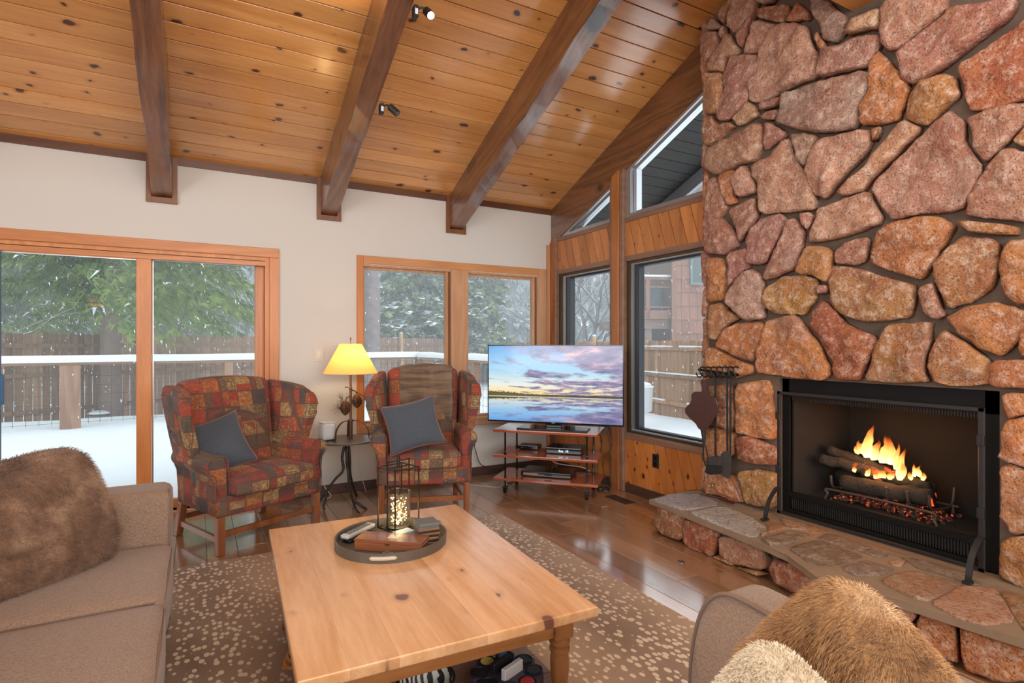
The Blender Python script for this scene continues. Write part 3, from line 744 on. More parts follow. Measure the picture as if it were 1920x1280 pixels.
# ---- firebox ----
oy0, oy1, oz0, oz1 = OPEN
M['soot'] = plain('sooty_metal', (.004, .0038, .004), .6, spec=.25, bump=.2, bscale=30)
M['brick'] = plain('sooted_refractory', (.011, .008, .006), .9, bump=.6, bscale=18, var=.5)
bm = B(); X0 = FX+.06
mm(bm, (X0, oy0-.02, oz1-.12), (X0+.02, oy1+.02, oz1+.02)); mm(bm, (X0, oy0-.02, oz0), (X0+.02, oy0+.07, oz1)); mm(bm, (X0, oy1-.05, oz0), (X0+.02, oy1+.02, oz1)); mm(bm, (X0, oy0+.07, oz0), (X0+.02, oy1-.05, oz0+.035)); mm(bm, (X0, oy0+.07, oz0+.115), (X0+.03, oy1-.05, oz0+.15))
fb = mesh_obj('firebox_surround', bm, M['soot'], fp)
bm = B(); n = 74
for i in range(n):
    y = oy0+.09+(oy1-oy0-.16)*i/(n-1)
    box(bm, (X0+.01, y, oz0+.075), (.006, .007, .07)); box(bm, (X0+.01, y, oz1-.135), (.006, .007, .025))
tag(mesh_obj('louver_slats', bm, M['black'], fb), kind='stuff')
bm = B(); mm(bm, (X0+.02, oy0, oz0+.05), (4.0, oy1, oz0+.13)); mesh_obj('firebox_floor', bm, M['brick'], fp)
bm = B(); mm(bm, (3.98, oy0+.05, oz0), (4.02, oy1-.05, oz1+.4)); mesh_obj('firebox_back', bm, M['brick'], fp)
bm = B(); 
bm.free()
for (ya, yb) in ((oy0+.06, oy0+.18), (oy1-.06, oy1-.18)): bm = B(); prism(bm, [(X0+.02, ya), (X0+.02, ya+(yb-ya)*.1), (3.99, yb), (3.99, ya)], 2, oz0, oz1+.3); mesh_obj('firebox_side', bm, M['brick'], fp)
bm = B(); mm(bm, (X0, oy0, oz1+.3), (4.0, oy1, oz1+.33)); mesh_obj('firebox_lid', bm, M['black'], fp)
# ---- hearth ----
he = thing('hearth', 'low raised hearth of flagstones with rough red stone front below the fireplace', 'hearth')
top_edge = [(3.26, 3.16), (2.93, 3.13), (2.88, 2.5), (2.85, 2.15), (2.82, 1.93), (2.67, 1.66), (2.73, 1.50), (2.77, 1.27), (2.80, 1.03), (2.82, .9), (2.84, .3), (2.86, -.2)]
base_line = [(3.50, 3.24), (3.06, 3.22), (2.97, 3.05), (2.96, 2.55), (2.95, 2.16), (2.86, 1.90), (2.80, 1.6), (2.83, 1.4), (2.87, 1.1), (2.90, .7), (2.92, -.2)]
bm = B(); pl = top_edge+[(3.5, -.2), (3.5, 3.14)]; prism(bm, pl, 2, HZ-.042, HZ-.008)
bevel(bm, .006, 2, [e for e in bm.edges]); mesh_obj('hearth_slab', bm, plain('hearth_mortar', (.25, .17, .11), .9, bump=.6, bscale=30, var=.25), he)
bm = B(); prism(bm, [(x+.045, y) for x, y in base_line]+[(3.5, -.2)], 2, 0, HZ-.035); mesh_obj('hearth_core', bm, M['mortar'], he)
# arc-length mapping of the front face
segs = []; s = 0
for a, b in zip(base_line, base_line[1:]):
    a, b = Vector(a), Vector(b); L = (b-a).length; segs.append((s, L, a, b)); s += L
def hmap(p, d):
    s = p[0]
    for s0, L, a, b in segs:
        if s <= s0+L or (s0, L, a, b) == segs[-1]:
            t = (s-s0)/L; q = a.lerp(b, t); n_ = Vector((b-a)).normalized(); n_ = Vector((n_.y, -n_.x))
            if n_.x > 0 and abs(n_.x) > .3: n_ = -n_
            if n_.y < 0 and abs(n_.y) > .8: n_ = -n_
            return Vector((q.x+n_.x*d, q.y+n_.y*d, p[1]))
def hinv(u, v):
    r = ray(u, v); best = None
    for s0, L, a, b in segs:
        den = r.x*(b.y-a.y)-r.y*(b.x-a.x)
        if abs(den) < 1e-9: continue
        w = (a.y*r.x-a.x*r.y)/(-den); t = None
        q = a.lerp(b, w)
        if -.02 <= w <= 1.02:
            t = q.dot(Vector((r.x, r.y)))/(r.x**2+r.y**2)
            if best is None or t < best[0]: best = (t, s0+w*L, CH+r.z*t)
    return best
H3 = lambda p: (1200+p[0]*.375, 900+p[1]*.375)
HF = [('b', [(75,215),(95,165),(105,130),(215,155),(215,300),(130,280),(100,250)]), ('r', [(222,200),(300,215),(385,260),(385,320),(370,380),(300,350),(222,315)]),
('t', [(402,280),(470,290),(608,332),(633,400),(638,440),(600,443),(490,420),(402,370)]), ('y', [(375,395),(400,380),(470,400),(480,430),(400,420)]),
('y', [(492,432),(600,452),(638,470),(600,490),(502,460)]), ('p', [(252,342),(300,347),(328,370),(280,370)]),
('r', [(657,450),(682,392),(760,412),(850,442),(898,500),(898,540),(820,575),(702,520)]), ('p', [(922,470),(980,452),(1060,470),(1000,540),(960,560),(905,545)]),
('o', [(822,590),(900,556),(990,560),(1060,610),(1090,700),(1010,720),(900,660)]),
('o', [(1112,532),(1200,557),(1278,622),(1366,740),(1328,798),(1260,780),(1100,700),(1080,600)]), ('p', [(1283,602),(1370,642),(1388,680),(1352,718)]),
('o', [(1392,690),(1422,652),(1578,722),(1588,800),(1592,918),(1400,820)]), ('o', [(1603,722),(1920,802),(1990,1000),(1800,1000),(1640,948),(1608,850)])]
for i, (c, pts) in enumerate(HF):
    P2 = []
    for p in pts:
        h = hinv(*H3(p))
        if h: P2.append((h[1], max(.004, min(HZ-.045, h[2]))))
    if len(P2) > 2: stone(P2, .03, he, PAL[c], 300+i, hmap, back=.05, step=.03, rough=.012)
# beyond the frame
ss = hinv(1925, 1240)
if ss:
    s0 = ss[1]+.35
    while s0 < s-.3: stone([(s0, .01), (s0+.26, .01), (s0+.27, .2), (s0+.01, .19)], .03, he, PAL['o'], int(s0*90), hmap, back=.05); s0 += .29
def tmap(p, d): return Vector((p[0], p[1], HZ-.008+d))
TF = [('gg', [(52,92),(235,60),(300,64),(405,117),(225,150)]), ('gg', [(234,158),(415,124),(560,182),(590,205),(640,240),(570,285),(400,225)]),
('dd', [(602,290),(740,248),(858,270),(740,320),(650,325)]), ('dd', [(742,337),(900,298),(1128,375),(960,428),(862,420)]), ('dd', [(882,285),(940,262),(1248,370),(1200,384),(1000,322)]),
('dd', [(1012,440),(1120,392),(1278,440),(1180,478),(1072,470)]), ('br', [(1242,402),(1330,402),(1310,428),(1262,420)]), ('br', [(1192,500),(1340,450),(1390,452),(1600,512),(1450,600),(1382,590)]),
('br', [(600,190),(700,215),(842,250),(730,236),(600,280),(650,238)]), ('dd', [(1300,380),(1400,392),(1620,472),(1720,520),(1610,505),(1400,443)]),
('br', [(1452,610),(1612,522),(1730,532),(1780,540),(1880,700),(1740,720),(1600,690)]), ('br', [(1800,545),(1900,570),(2050,640),(2100,760),(1960,790),(1890,700)]),
('br', [(700,190),(860,225),(950,252),(860,262),(720,218)])]
TC = {'gg': (.36, .34, .31), 'dd': (.20, .15, .105), 'br': (.34, .185, .095)}
for i, (c, pts) in enumerate(TF):
    P2 = [(at_z(*H3(p), HZ).x, at_z(*H3(p), HZ).y) for p in pts]
    P2 = [(min(x, 3.42), y) for x, y in P2]
    stone(P2, .010, he, TC[c], 400+i, tmap, nm='flagstone', back=.004, m=M['slab'], step=.04, rough=.003, jit=.003)
# ---- freestanding fire screen ----
sc_ = thing('fire_screen', 'black iron fire screen frame with curved feet standing before the firebox', 'fire screen')
SX = FX-.075
ya, yb = at_x(1458, 733, SX).y, at_x(1847, 766, SX).y; zt_ = at_x(1458, 733, SX).z
M['screen'] = plain('screen_bar', (.035, .032, .034), .45, metal=.5)
bm = B(); mm(bm, (SX-.008, yb, zt_-.02), (SX+.008, ya, zt_)); mm(bm, (SX-.008, ya-.022, HZ+.03), (SX+.008, ya, zt_)); mm(bm, (SX-.008, yb, HZ+.03), (SX+.008, yb+.026, zt_)); mm(bm, (SX-.008, yb, HZ+.03), (SX+.008, ya, HZ+.05)); bevel(bm, .002, 1)
mesh_obj('screen_frame', bm, M['screen'], sc_)
for yy in (ya-.011, yb+.013):
    bm = B(); path = smoothpath([(SX, yy, HZ+.20), (SX-.035, yy, HZ+.19), (SX-.10, yy, HZ+.13), (SX-.135, yy, HZ+.05), (SX-.14, yy, HZ+.012)], 5)
    prev = None
    for a, b in zip(path, path[1:]):
        a, b = Vector(a), Vector(b); d = (b-a); box(bm, (a+b)/2, (.009, .026, d.length*1.15), Vector((0, 0, 1)).rotation_difference(d).to_matrix())
    box(bm, (SX-.145, yy, HZ+.01), (.05, .03, .012)); mesh_obj('screen_foot', bm, M['screen'], sc_)
    for zz in (zt_-.16, HZ+.32): mesh_obj('hinge', bbox_((SX-.012, yy, zz), (.016, .03, .05), .003), M['screen'], sc_)
# ---- log grate, logs, embers, flames ----
gr = thing('log_grate', 'iron log grate standing on the firebox floor under the burning logs', 'grate')
def fb_(u, v, x=3.68): q = at_x(u, v, x); return Vector((x, q.y, q.z))
bm = B()
yl, yr = fb_(1560, 910).y, fb_(1770, 950).y; GZ = HZ+.20
tube(bm, smoothpath([(3.60, yl, HZ+.13), (3.60, yl-.02, GZ-.03), (3.60, yl-.05, GZ), (3.60, yr+.05, GZ), (3.60, yr+.02, GZ-.03), (3.60, yr, HZ+.13)], 4), .008)
tube(bm, [(3.86, yl, GZ), (3.86, yr, GZ)], .008)
for k in range(6):
    y = yl-.04+(yr-yl+.08)*k/5; tube(bm, smoothpath([(3.60, y, GZ+.09), (3.62, y, GZ+.02), (3.7, y, GZ), (3.86, y, GZ), (3.9, y, GZ+.1)], 4), .008)
for y in (yl-.03, yr+.03): tube(bm, [(3.86, y, HZ+.13), (3.86, y, GZ)], .008)
mesh_obj('grate_bars', bm, plain('hot_iron', (.10, .075, .06), .6, metal=.5), gr)
def logm():
    t = NT('burning_bark'); v = t.coords(scale=(1, 1, 1)); n = t.noise(v, 16, 4, .7); e = t.noise(v, 7, 3, .6)
    t.set(color=t.mix(n, (.008, .006, .005), (.045, .032, .023)), rough=.9, normal=t.bump(n, 1, .02), emit=(1.0, .10, .02), estr=t.ramp(e, [(.60, 0), (.70, 1.4)])); return t.m
M['log'] = logm()
def log_(p0, p1, r, seed, label):
    bm = B(); p0, p1 = Vector(p0), Vector(p1); n = 14; rs = [r*(1+.18*noise.noise(Vector((i*.6, seed, 0)))) for i in range(n+1)]
    pts = [p0.lerp(p1, i/n)+Vector((0, 0, .012*noise.noise(Vector((i*.4, seed, 3))))) for i in range(n+1)]
    tube(bm, pts, rs, 14)
    for v in bm.verts: v.co += Vector((noise.noise(v.co*25+Vector((seed, 0, 0))), noise.noise(v.co*25+Vector((0, seed, 4))), noise.noise(v.co*25+Vector((seed, 7, 0)))))*.009
    o = mesh_obj('log', bm, M['log'], None, smooth=True); tag(o, label, 'log', 'logs in the fire')
log_((3.63, yl-.10, GZ+.055), (3.66, yr+.05, GZ+.065), .048, 1, 'thick charred front log lying across the grate')
log_((3.80, yl+.02, GZ+.05), (3.80, yr+.10, GZ+.06), .05, 2, 'dark back log lying behind the flames on the grate')
log_((3.64, yl+.05, GZ+.18), (3.78, yr+.28, GZ+.12), .034, 3, 'thin glowing log leaning over the left end of the pile')
log_((3.70, yl+.03, GZ+.24), (3.80, yl-.30, GZ+.14), .03, 4, 'topmost slanting split log with glowing red edge')
log_((3.71, yl-.18, GZ+.13), (3.73, yr+.09, GZ+.11), .036, 5, 'middle log half hidden by the flames')
em = NT('glowing_embers'); ev_ = em.coords(); en = em.noise(ev_, 38, 4, .7)
em.set(color=(.05, .03, .02), rough=.9, emit=(1.0, .12, .04), estr=em.ramp(en, [(.55, 0), (.68, 1.1)]), normal=em.bump(en, 1, .02))
bm = B(); rn = random.Random(3)
for k in range(330):
    y = rn.uniform(yr+.0, yl-.02); xx = rn.uniform(3.61, 3.88); hgt = .045*(1-abs((y-(yl+yr)/2)/(yl-yr)*1.8)**2)
    g = bmesh.ops.create_icosphere(bm, subdivisions=1, radius=rn.uniform(.008, .018)); bmesh.ops.translate(bm, verts=g['verts'], vec=(xx, y, HZ+.135+rn.random()*max(.01, hgt)))
o = mesh_obj('embers', bm, em.m); tag(o, 'bed of glowing red embers and ash under the grate', 'embers', None, 'stuff')
def flame_mat():
    t = NT('flame'); t.t.nodes.remove(t.b)
    g = t.n('TexCoord').outputs['Generated']; z = t.n('SeparateXYZ', {0: g}).outputs[2]
    nz = t.noise(t.coords(scale=(14, 14, 5)), 1.0, 3, .6); zz = t.math('ADD', z, t.math('MULTIPLY', t.math('SUBTRACT', nz, .5), .7))
    col = t.ramp(zz, [(0.0, (1.0, .72, .32)), (.4, (1.0, .50, .12)), (.75, (1.0, .22, .03)), (1, (.8, .08, .01))])
    em = t.n('Emission', {0: col, 1: t.ramp(zz, [(0, 1), (.35, .75), (.8, .3), (1, .12)])}); 
    st = t.math('MULTIPLY', t.ramp(zz, [(0, 1), (.4, .7), (.8, .28), (1, .1)]), 3.2); t.t.links.new(st, em.inputs[1])
    tr = t.n('BsdfTransparent').outputs[0]; fc = t.n('LayerWeight', {'Blend': .5}).outputs['Facing']
    a = t.math('MULTIPLY', t.ramp(fc, [(.25, .9), (.95, 0)]), t.ramp(zz, [(.0, .95), (.65, .8), (1.1, .0)]))
    ms = t.n('MixShader', {0: a}); t.t.links.new(tr, ms.inputs[1]); t.t.links.new(em.outputs[0], ms.inputs[2]); t.t.links.new(ms.outputs[0], t.out.inputs[0]); return t.m
M['flame'] = flame_mat()
fr = thing('fire', 'bright orange flames rising from the burning logs', 'fire')
FLS = [(1628, 858, 792, 30, 3.72), (1640, 862, 820, 26, 3.75), (1657, 868, 808, 30, 3.72), (1668, 870, 812, 20, 3.74), (1612, 848, 826, 22, 3.72), (1606, 850, 833, 16, 3.7), (1688, 900, 834, 22, 3.7), (1680, 880, 826, 16, 3.74), (1626, 892, 876, 14, 3.66), (1690, 896, 862, 18, 3.64), (1713, 893, 868, 12, 3.68), (1722, 893, 872, 14, 3.7), (1655, 895, 880, 22, 3.66), (1670, 897, 884, 20, 3.66), (1642, 896, 884, 16, 3.66), (1730, 900, 884, 12, 3.66), (1600, 884, 872, 12, 3.66), (1705, 898, 884, 14, 3.66)]
for k, (u, vb, vt, w, xx) in enumerate(FLS):
    b0 = at_x(u, vb, xx); t0 = at_x(u, vt, xx); Hh = t0.z-b0.z; wr = w/F*3.9/2*.68; bm = B(); n = 12; pts = []; rs = []
    for i in range(n+1):
        t = i/n; sway = (.55*wr*sin(t*5+k)+.5*wr*noise.noise(Vector((t*3, k*2.1, 0))))*t**.6
        pts.append((xx+.02*t, b0.y+sway, b0.z+Hh*t)); rs.append(max(.0015, wr*(sin(pi*min(1, t*.78+.20))**.9)*(1-t)**.45*(1+.25*noise.noise(Vector((t*6, k, 5))))))
    tube(bm, pts, rs, 12); o = mesh_obj('flame', bm, M['flame'], fr, smooth=True)
fl_ = bpy.data.lights.new('fire_glow', 'POINT'); fl_.energy = 6; fl_.color = (1, .42, .12); fl_.shadow_soft_size = .08
o = bpy.data.objects.new('fire_glow', fl_); o.location = (3.62, (yl+yr)/2, HZ+.50); COL.objects.link(o)
# ---- fire tools on the chimney's left edge ----
def toolp(u, v, x=FX-.10): return at_x(u, v, x)
rk = thing('tool_rack', 'black twisted iron hook rack on the chimney stones above the fire tools', 'rack')
ZR = toolp(1345, 698); bm = B()
tube(bm, [toolp(1310, 693), toolp(1384, 703)], .010); mesh_obj('rack_bar', bm, M['iron'], rk)
for k in range(7):
    u = 1316+k*10.5; p = toolp(u, 697); bm = B()
    tube(bm, smoothpath([p+Vector((.035, 0, .03)), p+Vector((.0, .01, .035)), p+Vector((-.02, .0, .0)), p+Vector((-.015, -.012, -.03)), p+Vector((-.045, -.004, -.035)), p+Vector((-.055, .006, -.005))], 4), .0055, 6); mesh_obj('hook', bm, M['iron'], rk)
bl = thing('fireplace_bellows', 'brown leather and wood bellows hanging from the left end of the rack', 'bellows')
def b5(x, y, xx): u, v = Z5((x, y)); return at_x(u, v, xx)
bx_ = FX-.10
lea = plain('dark_bellows_wood', (.075, .033, .028), .35, spec=.5, coat=.3)
outline = [(215,300),(240,290),(275,315),(330,345),(352,400),(335,460),(300,520),(270,560),(248,590),(210,580),(185,535),(130,490),(100,455),(100,420),(140,385),(155,350),(150,310),(175,295)]
def flat(pts, x0, x1): 
    bm = B(); prism(bm, [(b5(a, b, (x0+x1)/2).y, b5(a, b, (x0+x1)/2).z) for a, b in pts], 0, x0, x1); return bm
bm = flat(outline, bx_-.055, bx_-.04); bevel(bm, .003, 1); mesh_obj('bellows_board', bm, lea, bl)
bm = flat(outline, bx_+.0, bx_+.015); bevel(bm, .003, 1); mesh_obj('bellows_board', bm, lea, bl)
ins = [(215+(a-215)*.9, 440+(b-440)*.93) for a, b in outline]; bm = flat(ins, bx_-.04, bx_+.0); mesh_obj('bellows_leather', bm, plain('black_leather', (.02, .016, .014), .5, bump=.6, bscale=60), bl)
bm = flat([(222,205),(265,200),(272,235),(265,275),(280,318),(225,318),(235,270),(220,235)], bx_-.052, bx_-.03); bevel(bm, .004, 2); mesh_obj('bellows_handle', bm, lea, bl)
bm = B(); tube(bm, [b5(232, 575, bx_-.02), b5(238, 640, bx_-.02), b5(240, 700, bx_-.02)], [.02, .014, .009], 10); mesh_obj('nozzle', bm, M['black'], bl)
bm = B(); tube(bm, smoothpath([b5(250, 570, bx_-.02), b5(240, 680, bx_-.02), b5(235, 790, bx_-.02), b5(258, 855, bx_-.02), b5(268, 790, bx_-.02), b5(250, 700, bx_-.02)], 5), .006, 6); mesh_obj('strap', bm, M['black'], bl)
def tool(nm, label, cat, xt, yt, xb, yb, head):
    t_ = thing(nm, label, cat); X_ = FX-.09
    bm = B(); tube(bm, smoothpath([b5(xt+20, yt-28, X_), b5(xt+5, yt-45, X_), b5(xt-12, yt-20, X_), b5(xt, yt, X_), b5((xt+xb)/2, (yt+yb)/2, X_), b5(xb, yb, X_)], 5), .0075, 8); mesh_obj('handle', bm, M['iron'], t_)
    head(t_, X_)
def h_shovel(t_, X_):
    bm = flat([(368,765),(385,745),(415,740),(440,760),(445,820),(440,900),(428,950),(395,935),(360,915),(375,850)], X_-.012, X_-.006); mesh_obj('shovel_blade', bm, plain('grey_steel', (.10, .095, .09), .45, metal=.6), t_)
def h_brush(t_, X_):
    bm = flat([(285,785),(320,778),(370,790),(372,850),(275,845)], X_-.03, X_+.01); bevel(bm, .006, 2); mesh_obj('brush_head', bm, plain('brush_ferrule', (.06, .055, .055), .6, metal=.3), t_)
    bm = flat([(272,845),(372,850),(378,890),(350,912),(300,918),(262,900)], X_-.035, X_+.012); bevel(bm, .006, 2); mesh_obj('bristles', bm, plain('black_bristle', (.015, .013, .012), .9, bump=1, bscale=200), t_)
def h_poker(t_, X_): 
    bm = B(); tube(bm, smoothpath([b5(436, 740, X_), b5(437, 800, X_), b5(430, 840, X_), b5(412, 820, X_)], 4), [.007]*13, 8); mesh_obj('poker_tip', bm, M['iron'], t_)
tool('hearth_brush', 'black iron hearth brush hanging left of the shovel', 'fire tool', 323, 190, 326, 780, h_brush)
tool('ash_shovel', 'black iron ash shovel with rounded grey blade hanging from the rack', 'fire tool', 412, 200, 416, 750, h_shovel)
tool('fire_poker', 'black iron poker hanging rightmost on the rack beside the shovel', 'fire tool', 438, 190, 437, 745, h_poker)
pk = thing('fire_lighter', 'dark gas lighter with wood handle lying on the hearth', 'lighter')
bm = B(); a, b, c = [at_z(*Z5(p), HZ+.02) for p in ((210, 1065), (345, 1095), (465, 1130))]
tube(bm, [a, b], .004, 6); mesh_obj('lighter_rod', bm, M['black'], pk)
bm = B(); tube(bm, [b, b.lerp(c, .2), b.lerp(c, .8), c], [.006, .011, .012, .010], 10); mesh_obj('lighter_grip', bm, plain('dark_red_grip', (.06, .015, .012), .3), pk)
ky = thing('gas_key', 'small brass gas valve key standing up on the hearth by the stones', 'key')
bm = B(); a = at_z(*Z5((290, 1085)), HZ+.0); tube(bm, [a+Vector((0, 0, .0)), a+Vector((0, 0, .07))], .004, 8); mesh_obj('key_shaft', bm, plain('brass', (.45, .3, .12), .35, metal=1), ky)
bm = B(); tube(bm, [a+Vector((0, .018*cos(t), .085+.014*sin(t))) for t in [i*pi/8 for i in range(17)]], .003, 6); mesh_obj('key_bow', bm, plain('steel', (.4, .38, .35), .35, metal=1), ky)
# ================= outdoors =================
GZ0 = -.35
def snowfield(name, x0, x1, y0, y1, z, nx, ny, amp, seed, lab=None):
    bm = B(); g = []
    for i in range(nx+1):
        row = []
        for j in range(ny+1):
            x = x0+(x1-x0)*i/nx; y = y0+(y1-y0)*j/ny
            e = min(1, min(i, j, nx-i, ny-j)/2)
            row.append(bm.verts.new((x, y, z+amp*e*(noise.noise(Vector((x*.5+seed, y*.5, 0)))*1.2+.5*noise.noise(Vector((x*1.7, y*1.7, seed)))))))
        g.append(row)
    for i in range(nx):
        for j in range(ny): bm.faces.new((g[i][j], g[i+1][j], g[i+1][j+1], g[i][j+1]))
    o = mesh_obj(name, bm, M['snow'], None, smooth=True); return tag(o, kind='structure')
snowfield('snowy_ground', -60, 90, 5.9, 110, GZ0-.05, 90, 70, .12, 3)
dk = struct('deck')
bm = B(); mm(bm, (-7, WY+.15, -.4), (4.75, 12.9, -.06)); mesh_obj('deck_base', bm, plain('deck_dark', (.06, .05, .045), .8), dk)
dm = wood('wet_deck_board', (.16, .13, .11), (.10, .08, .07), None, axis=0, rough=.5)
for i in range(5):
    bm = bbox_((-1.2, WY+.22+.145*i, -.035), (11.6, .138, .04), .004, 1); mesh_obj('deck_board', bm, dm, dk)
# snow blanket on the deck with footprints
bm = B(); g = []
nx, ny = 120, 70
fp_ = [(-.6, 9.2), (.2, 10.1), (1.0, 9.9), (-1.0, 10.4), (.6, 8.3)]
for i in range(nx+1):
    row = []
    for j in range(ny+1):
        x = -7+11.7*i/nx; y = WY+.55+(12.9-WY-.55)*j/ny
        h = .075+.025*noise.noise(Vector((x*.8, y*.8, 4)))+.012*noise.noise(Vector((x*3, y*3, 4)))
        h *= min(1, (y-WY-.50)/.5)**.6
        for a, b in fp_: h -= .06*math.exp(-((x-a)**2+(y-b)**2)/.02)
        row.append(bm.verts.new((x, y, -.045+h+(.0 if j < ny else -.06))))
    g.append(row)
for i in range(nx):
    for j in range(ny): bm.faces.new((g[i][j], g[i+1][j], g[i+1][j+1], g[i][j+1]))
mesh_obj('deck_snow', bm, M['snow'], dk, smooth=True)
# ---- deck railing ----
rw = wood('weathered_rail', (.36, .20, .12), (.24, .125, .07), None, axis=0, rough=.7)
rp = wood('weathered_post', (.32, .19, .125), (.2, .11, .07), None, axis=2, rough=.7)
ra = thing('deck_railing', 'weathered brown deck railing with thick snow on its top rail and wire infill', 'railing')
A_, B_, C_ = Vector((-6.5, 10.75)), Vector((4.45, 12.3)), Vector((4.6, 6.6))
def along(p, q, w, z0, z1, name, m, par, ext=0):
    d = (q-p); L = d.length; a = atan2(d.y, d.x); bm = B(); box(bm, (0, 0, 0), (L+ext, w, z1-z0)); bevel(bm, .004, 1)
    c = (p+q)/2; o = mesh_obj(name, bm, m, par, loc=(c.x, c.y, (z0+z1)/2)); o.rotation_euler.z = a; return o
for p, q in ((A_, B_), (B_, C_)):
    along(p, q, .16, 1.055, 1.095, 'top_rail', rw, ra, .1)
    d = (q-p); L = d.length; n = int(L/.25); bm = B(); rings = []
    for i in range(n+1):
        t = i/n; rr = []; base = p+d*t; nn = Vector((-d.y, d.x)).normalized(); hgt = .115+.018*noise.noise(Vector((t*9, p.x, 2)))
        for k in range(9):
            a = pi*k/8; w = -cos(a)*.09; rr.append(bm.verts.new((base.x+nn.x*w, base.y+nn.y*w, 1.095+hgt*(sin(a)**.45))))
        rings.append(rr)
    for a, b in zip(rings, rings[1:]):
        for k in range(8): bm.faces.new((a[k], a[k+1], b[k+1], b[k]))
    bm.faces.new(rings[0]); bm.faces.new(rings[-1]); mesh_obj('rail_snow', bm, M['snow'], ra, smooth=True)
pn = at_z(132, 808, 0)
def on_line(p, q, u):
    r = ray(u, 640); den = r.x*(q.y-p.y)-r.y*(q.x-p.x); w = (p.y*r.x-p.x*r.y)/(-den); return p+(q-p)*w
posts = [on_line(A_, B_, u) for u in (-150, 132, 428, 606)]+[B_]+[B_+(C_-B_)*t for t in (.5, 1)]
for i, p in enumerate(posts):
    w = .27 if i == 1 else .15; bm = bbox_((0, 0, .5), (w if i < 4 else .14, .14, 1.12), .006, 1); mesh_obj('railing_post', bm, rp, ra, loc=(p.x, p.y, 0)).rotation_euler.z = atan2(B_.y-A_.y, B_.x-A_.x) if i < 4 else 0
bm = B()
for p, q in ((A_, B_), (B_, C_)):
    d = q-p; L = d.length; n = int(L/.155)
    for i in range(n+1):
        c = p+d*i/n; box(bm, (c.x, c.y, .57), (.005, .005, .96))
    for k in range(7):
        c = (p+q)/2; box(bm, (c.x, c.y, .12+.15*k), (L, .004, .004), Matrix.Rotation(atan2(d.y, d.x), 3, 'Z'))
tag(mesh_obj('wire_mesh', bm, plain('wire', (.05, .05, .05), .6), ra), kind='stuff')
# ---- board fence: dog-eared pickets, posts, rails ----
fw = wood('fence_picket', (.34, .20, .12), (.21, .115, .065), (.1, .05, .03), axis=2, rough=.85, var=.25, kn=.2, bump=.5)
fw2 = wood('fence_post_pale', (.50, .31, .16), (.36, .21, .1), None, axis=2, rough=.8)
def picket_mesh(h, w=.138):
    bm = B(); prism(bm, [(-w/2, 0), (w/2, 0), (w/2, h-.035), (w/2-.035, h), (-w/2+.035, h), (-w/2, h-.035)], 1, -.01, .01)
    me = bpy.data.meshes.new('picket'); bm.to_mesh(me); bm.free(); me.materials.append(fw); return me
def fence(label, pts, z0, z1, postu, rails, gap=.01, side=1, snow=True):
    f = thing('board_fence', label, 'fence'); me = picket_mesh(z1-z0); rn = random.Random(len(label))
    cnt = 0; extra = B()
    for p, q in zip(pts, pts[1:]):
        d = q-p; L = d.length; a = atan2(d.y, d.x); n = int(L/(.138+gap)); nn = Vector((-d.y, d.x)).normalized()
        for i in range(n):
            c = p+d*((i+.5)/n); pp = px((c.x, c.y, 1)); z = z0+rn.uniform(-.012, .012)
            if -12 < pp[0] < 1345 and cnt < 270 and not 515 < pp[0] < 665:
                o = link_mesh('picket', me, f, (c.x, c.y, z), (0, 0, a)); cnt += 1
            elif cnt < 270 or True: box(extra, (c.x, c.y, (z0+z1)/2), (.138, .018, z1-z0-.02), Matrix.Rotation(a, 3, 'Z'))
        for zr in rails:
            c = (p+q)/2-nn*side*.03; bm = B(); box(bm, (0, 0, 0), (L, .04, .09)); o = mesh_obj('fence_rail', bm, fw, f, loc=(c.x, c.y, zr)); o.rotation_euler.z = a
            if snow:
                bm = B(); k = int(L/.3); 
                for j in range(k):
                    if noise.noise(Vector((j*.35, zr, p.x))) > -.1:
                        x = -L/2+(j+.5)*.3; box(bm, (x, 0, 0), (.31, .05, .022+.02*rn.random()))
                o = mesh_obj('rail_snow', bm, M['snow'], f, loc=(c.x, c.y, zr+.055)); o.rotation_euler.z = a; tag(o, kind='stuff')
        np_ = max(1, int(L/2.4))
        for i in range(np_+1):
            c = p+d*(i/np_)-nn*side*.08; bm = bbox_((0, 0, (z0+z1)/2+.07), (.10, .10, z1-z0+.2), .006, 1); o = mesh_obj('fence_post', bm, fw2, f, loc=(c.x, c.y, 0)); o.rotation_euler.z = a
            bm = rounded((.055, .055, .03), .028, 5); s = mesh_obj('post_snow', bm, M['snow'], o, smooth=True, loc=(0, 0, z1+.19))
    if extra.verts: tag(mesh_obj('far_pickets', extra, fw, f), kind='stuff')
    else: extra.free()
    return f
V2_ = lambda *a: Vector(a)
fence('brown picket fence running behind the deck railing and the trees', [V2_(-6.2, 12.6), V2_(1.6, 18.0), V2_(9.4, 22.4), V2_(14.2, 25.2)], GZ0-.05, 1.62, [], (1.36, .75, -.0), gap=.018, snow=False)
fence('brown picket fence with snowy rails in front of the neighbouring house', [V2_(14.2, 25.2), V2_(12.03, 17.3), V2_(10.34, 11.39), V2_(9.5, 6.9)], GZ0-.05, 1.47, [], (1.28, .62, -.05), gap=.004)
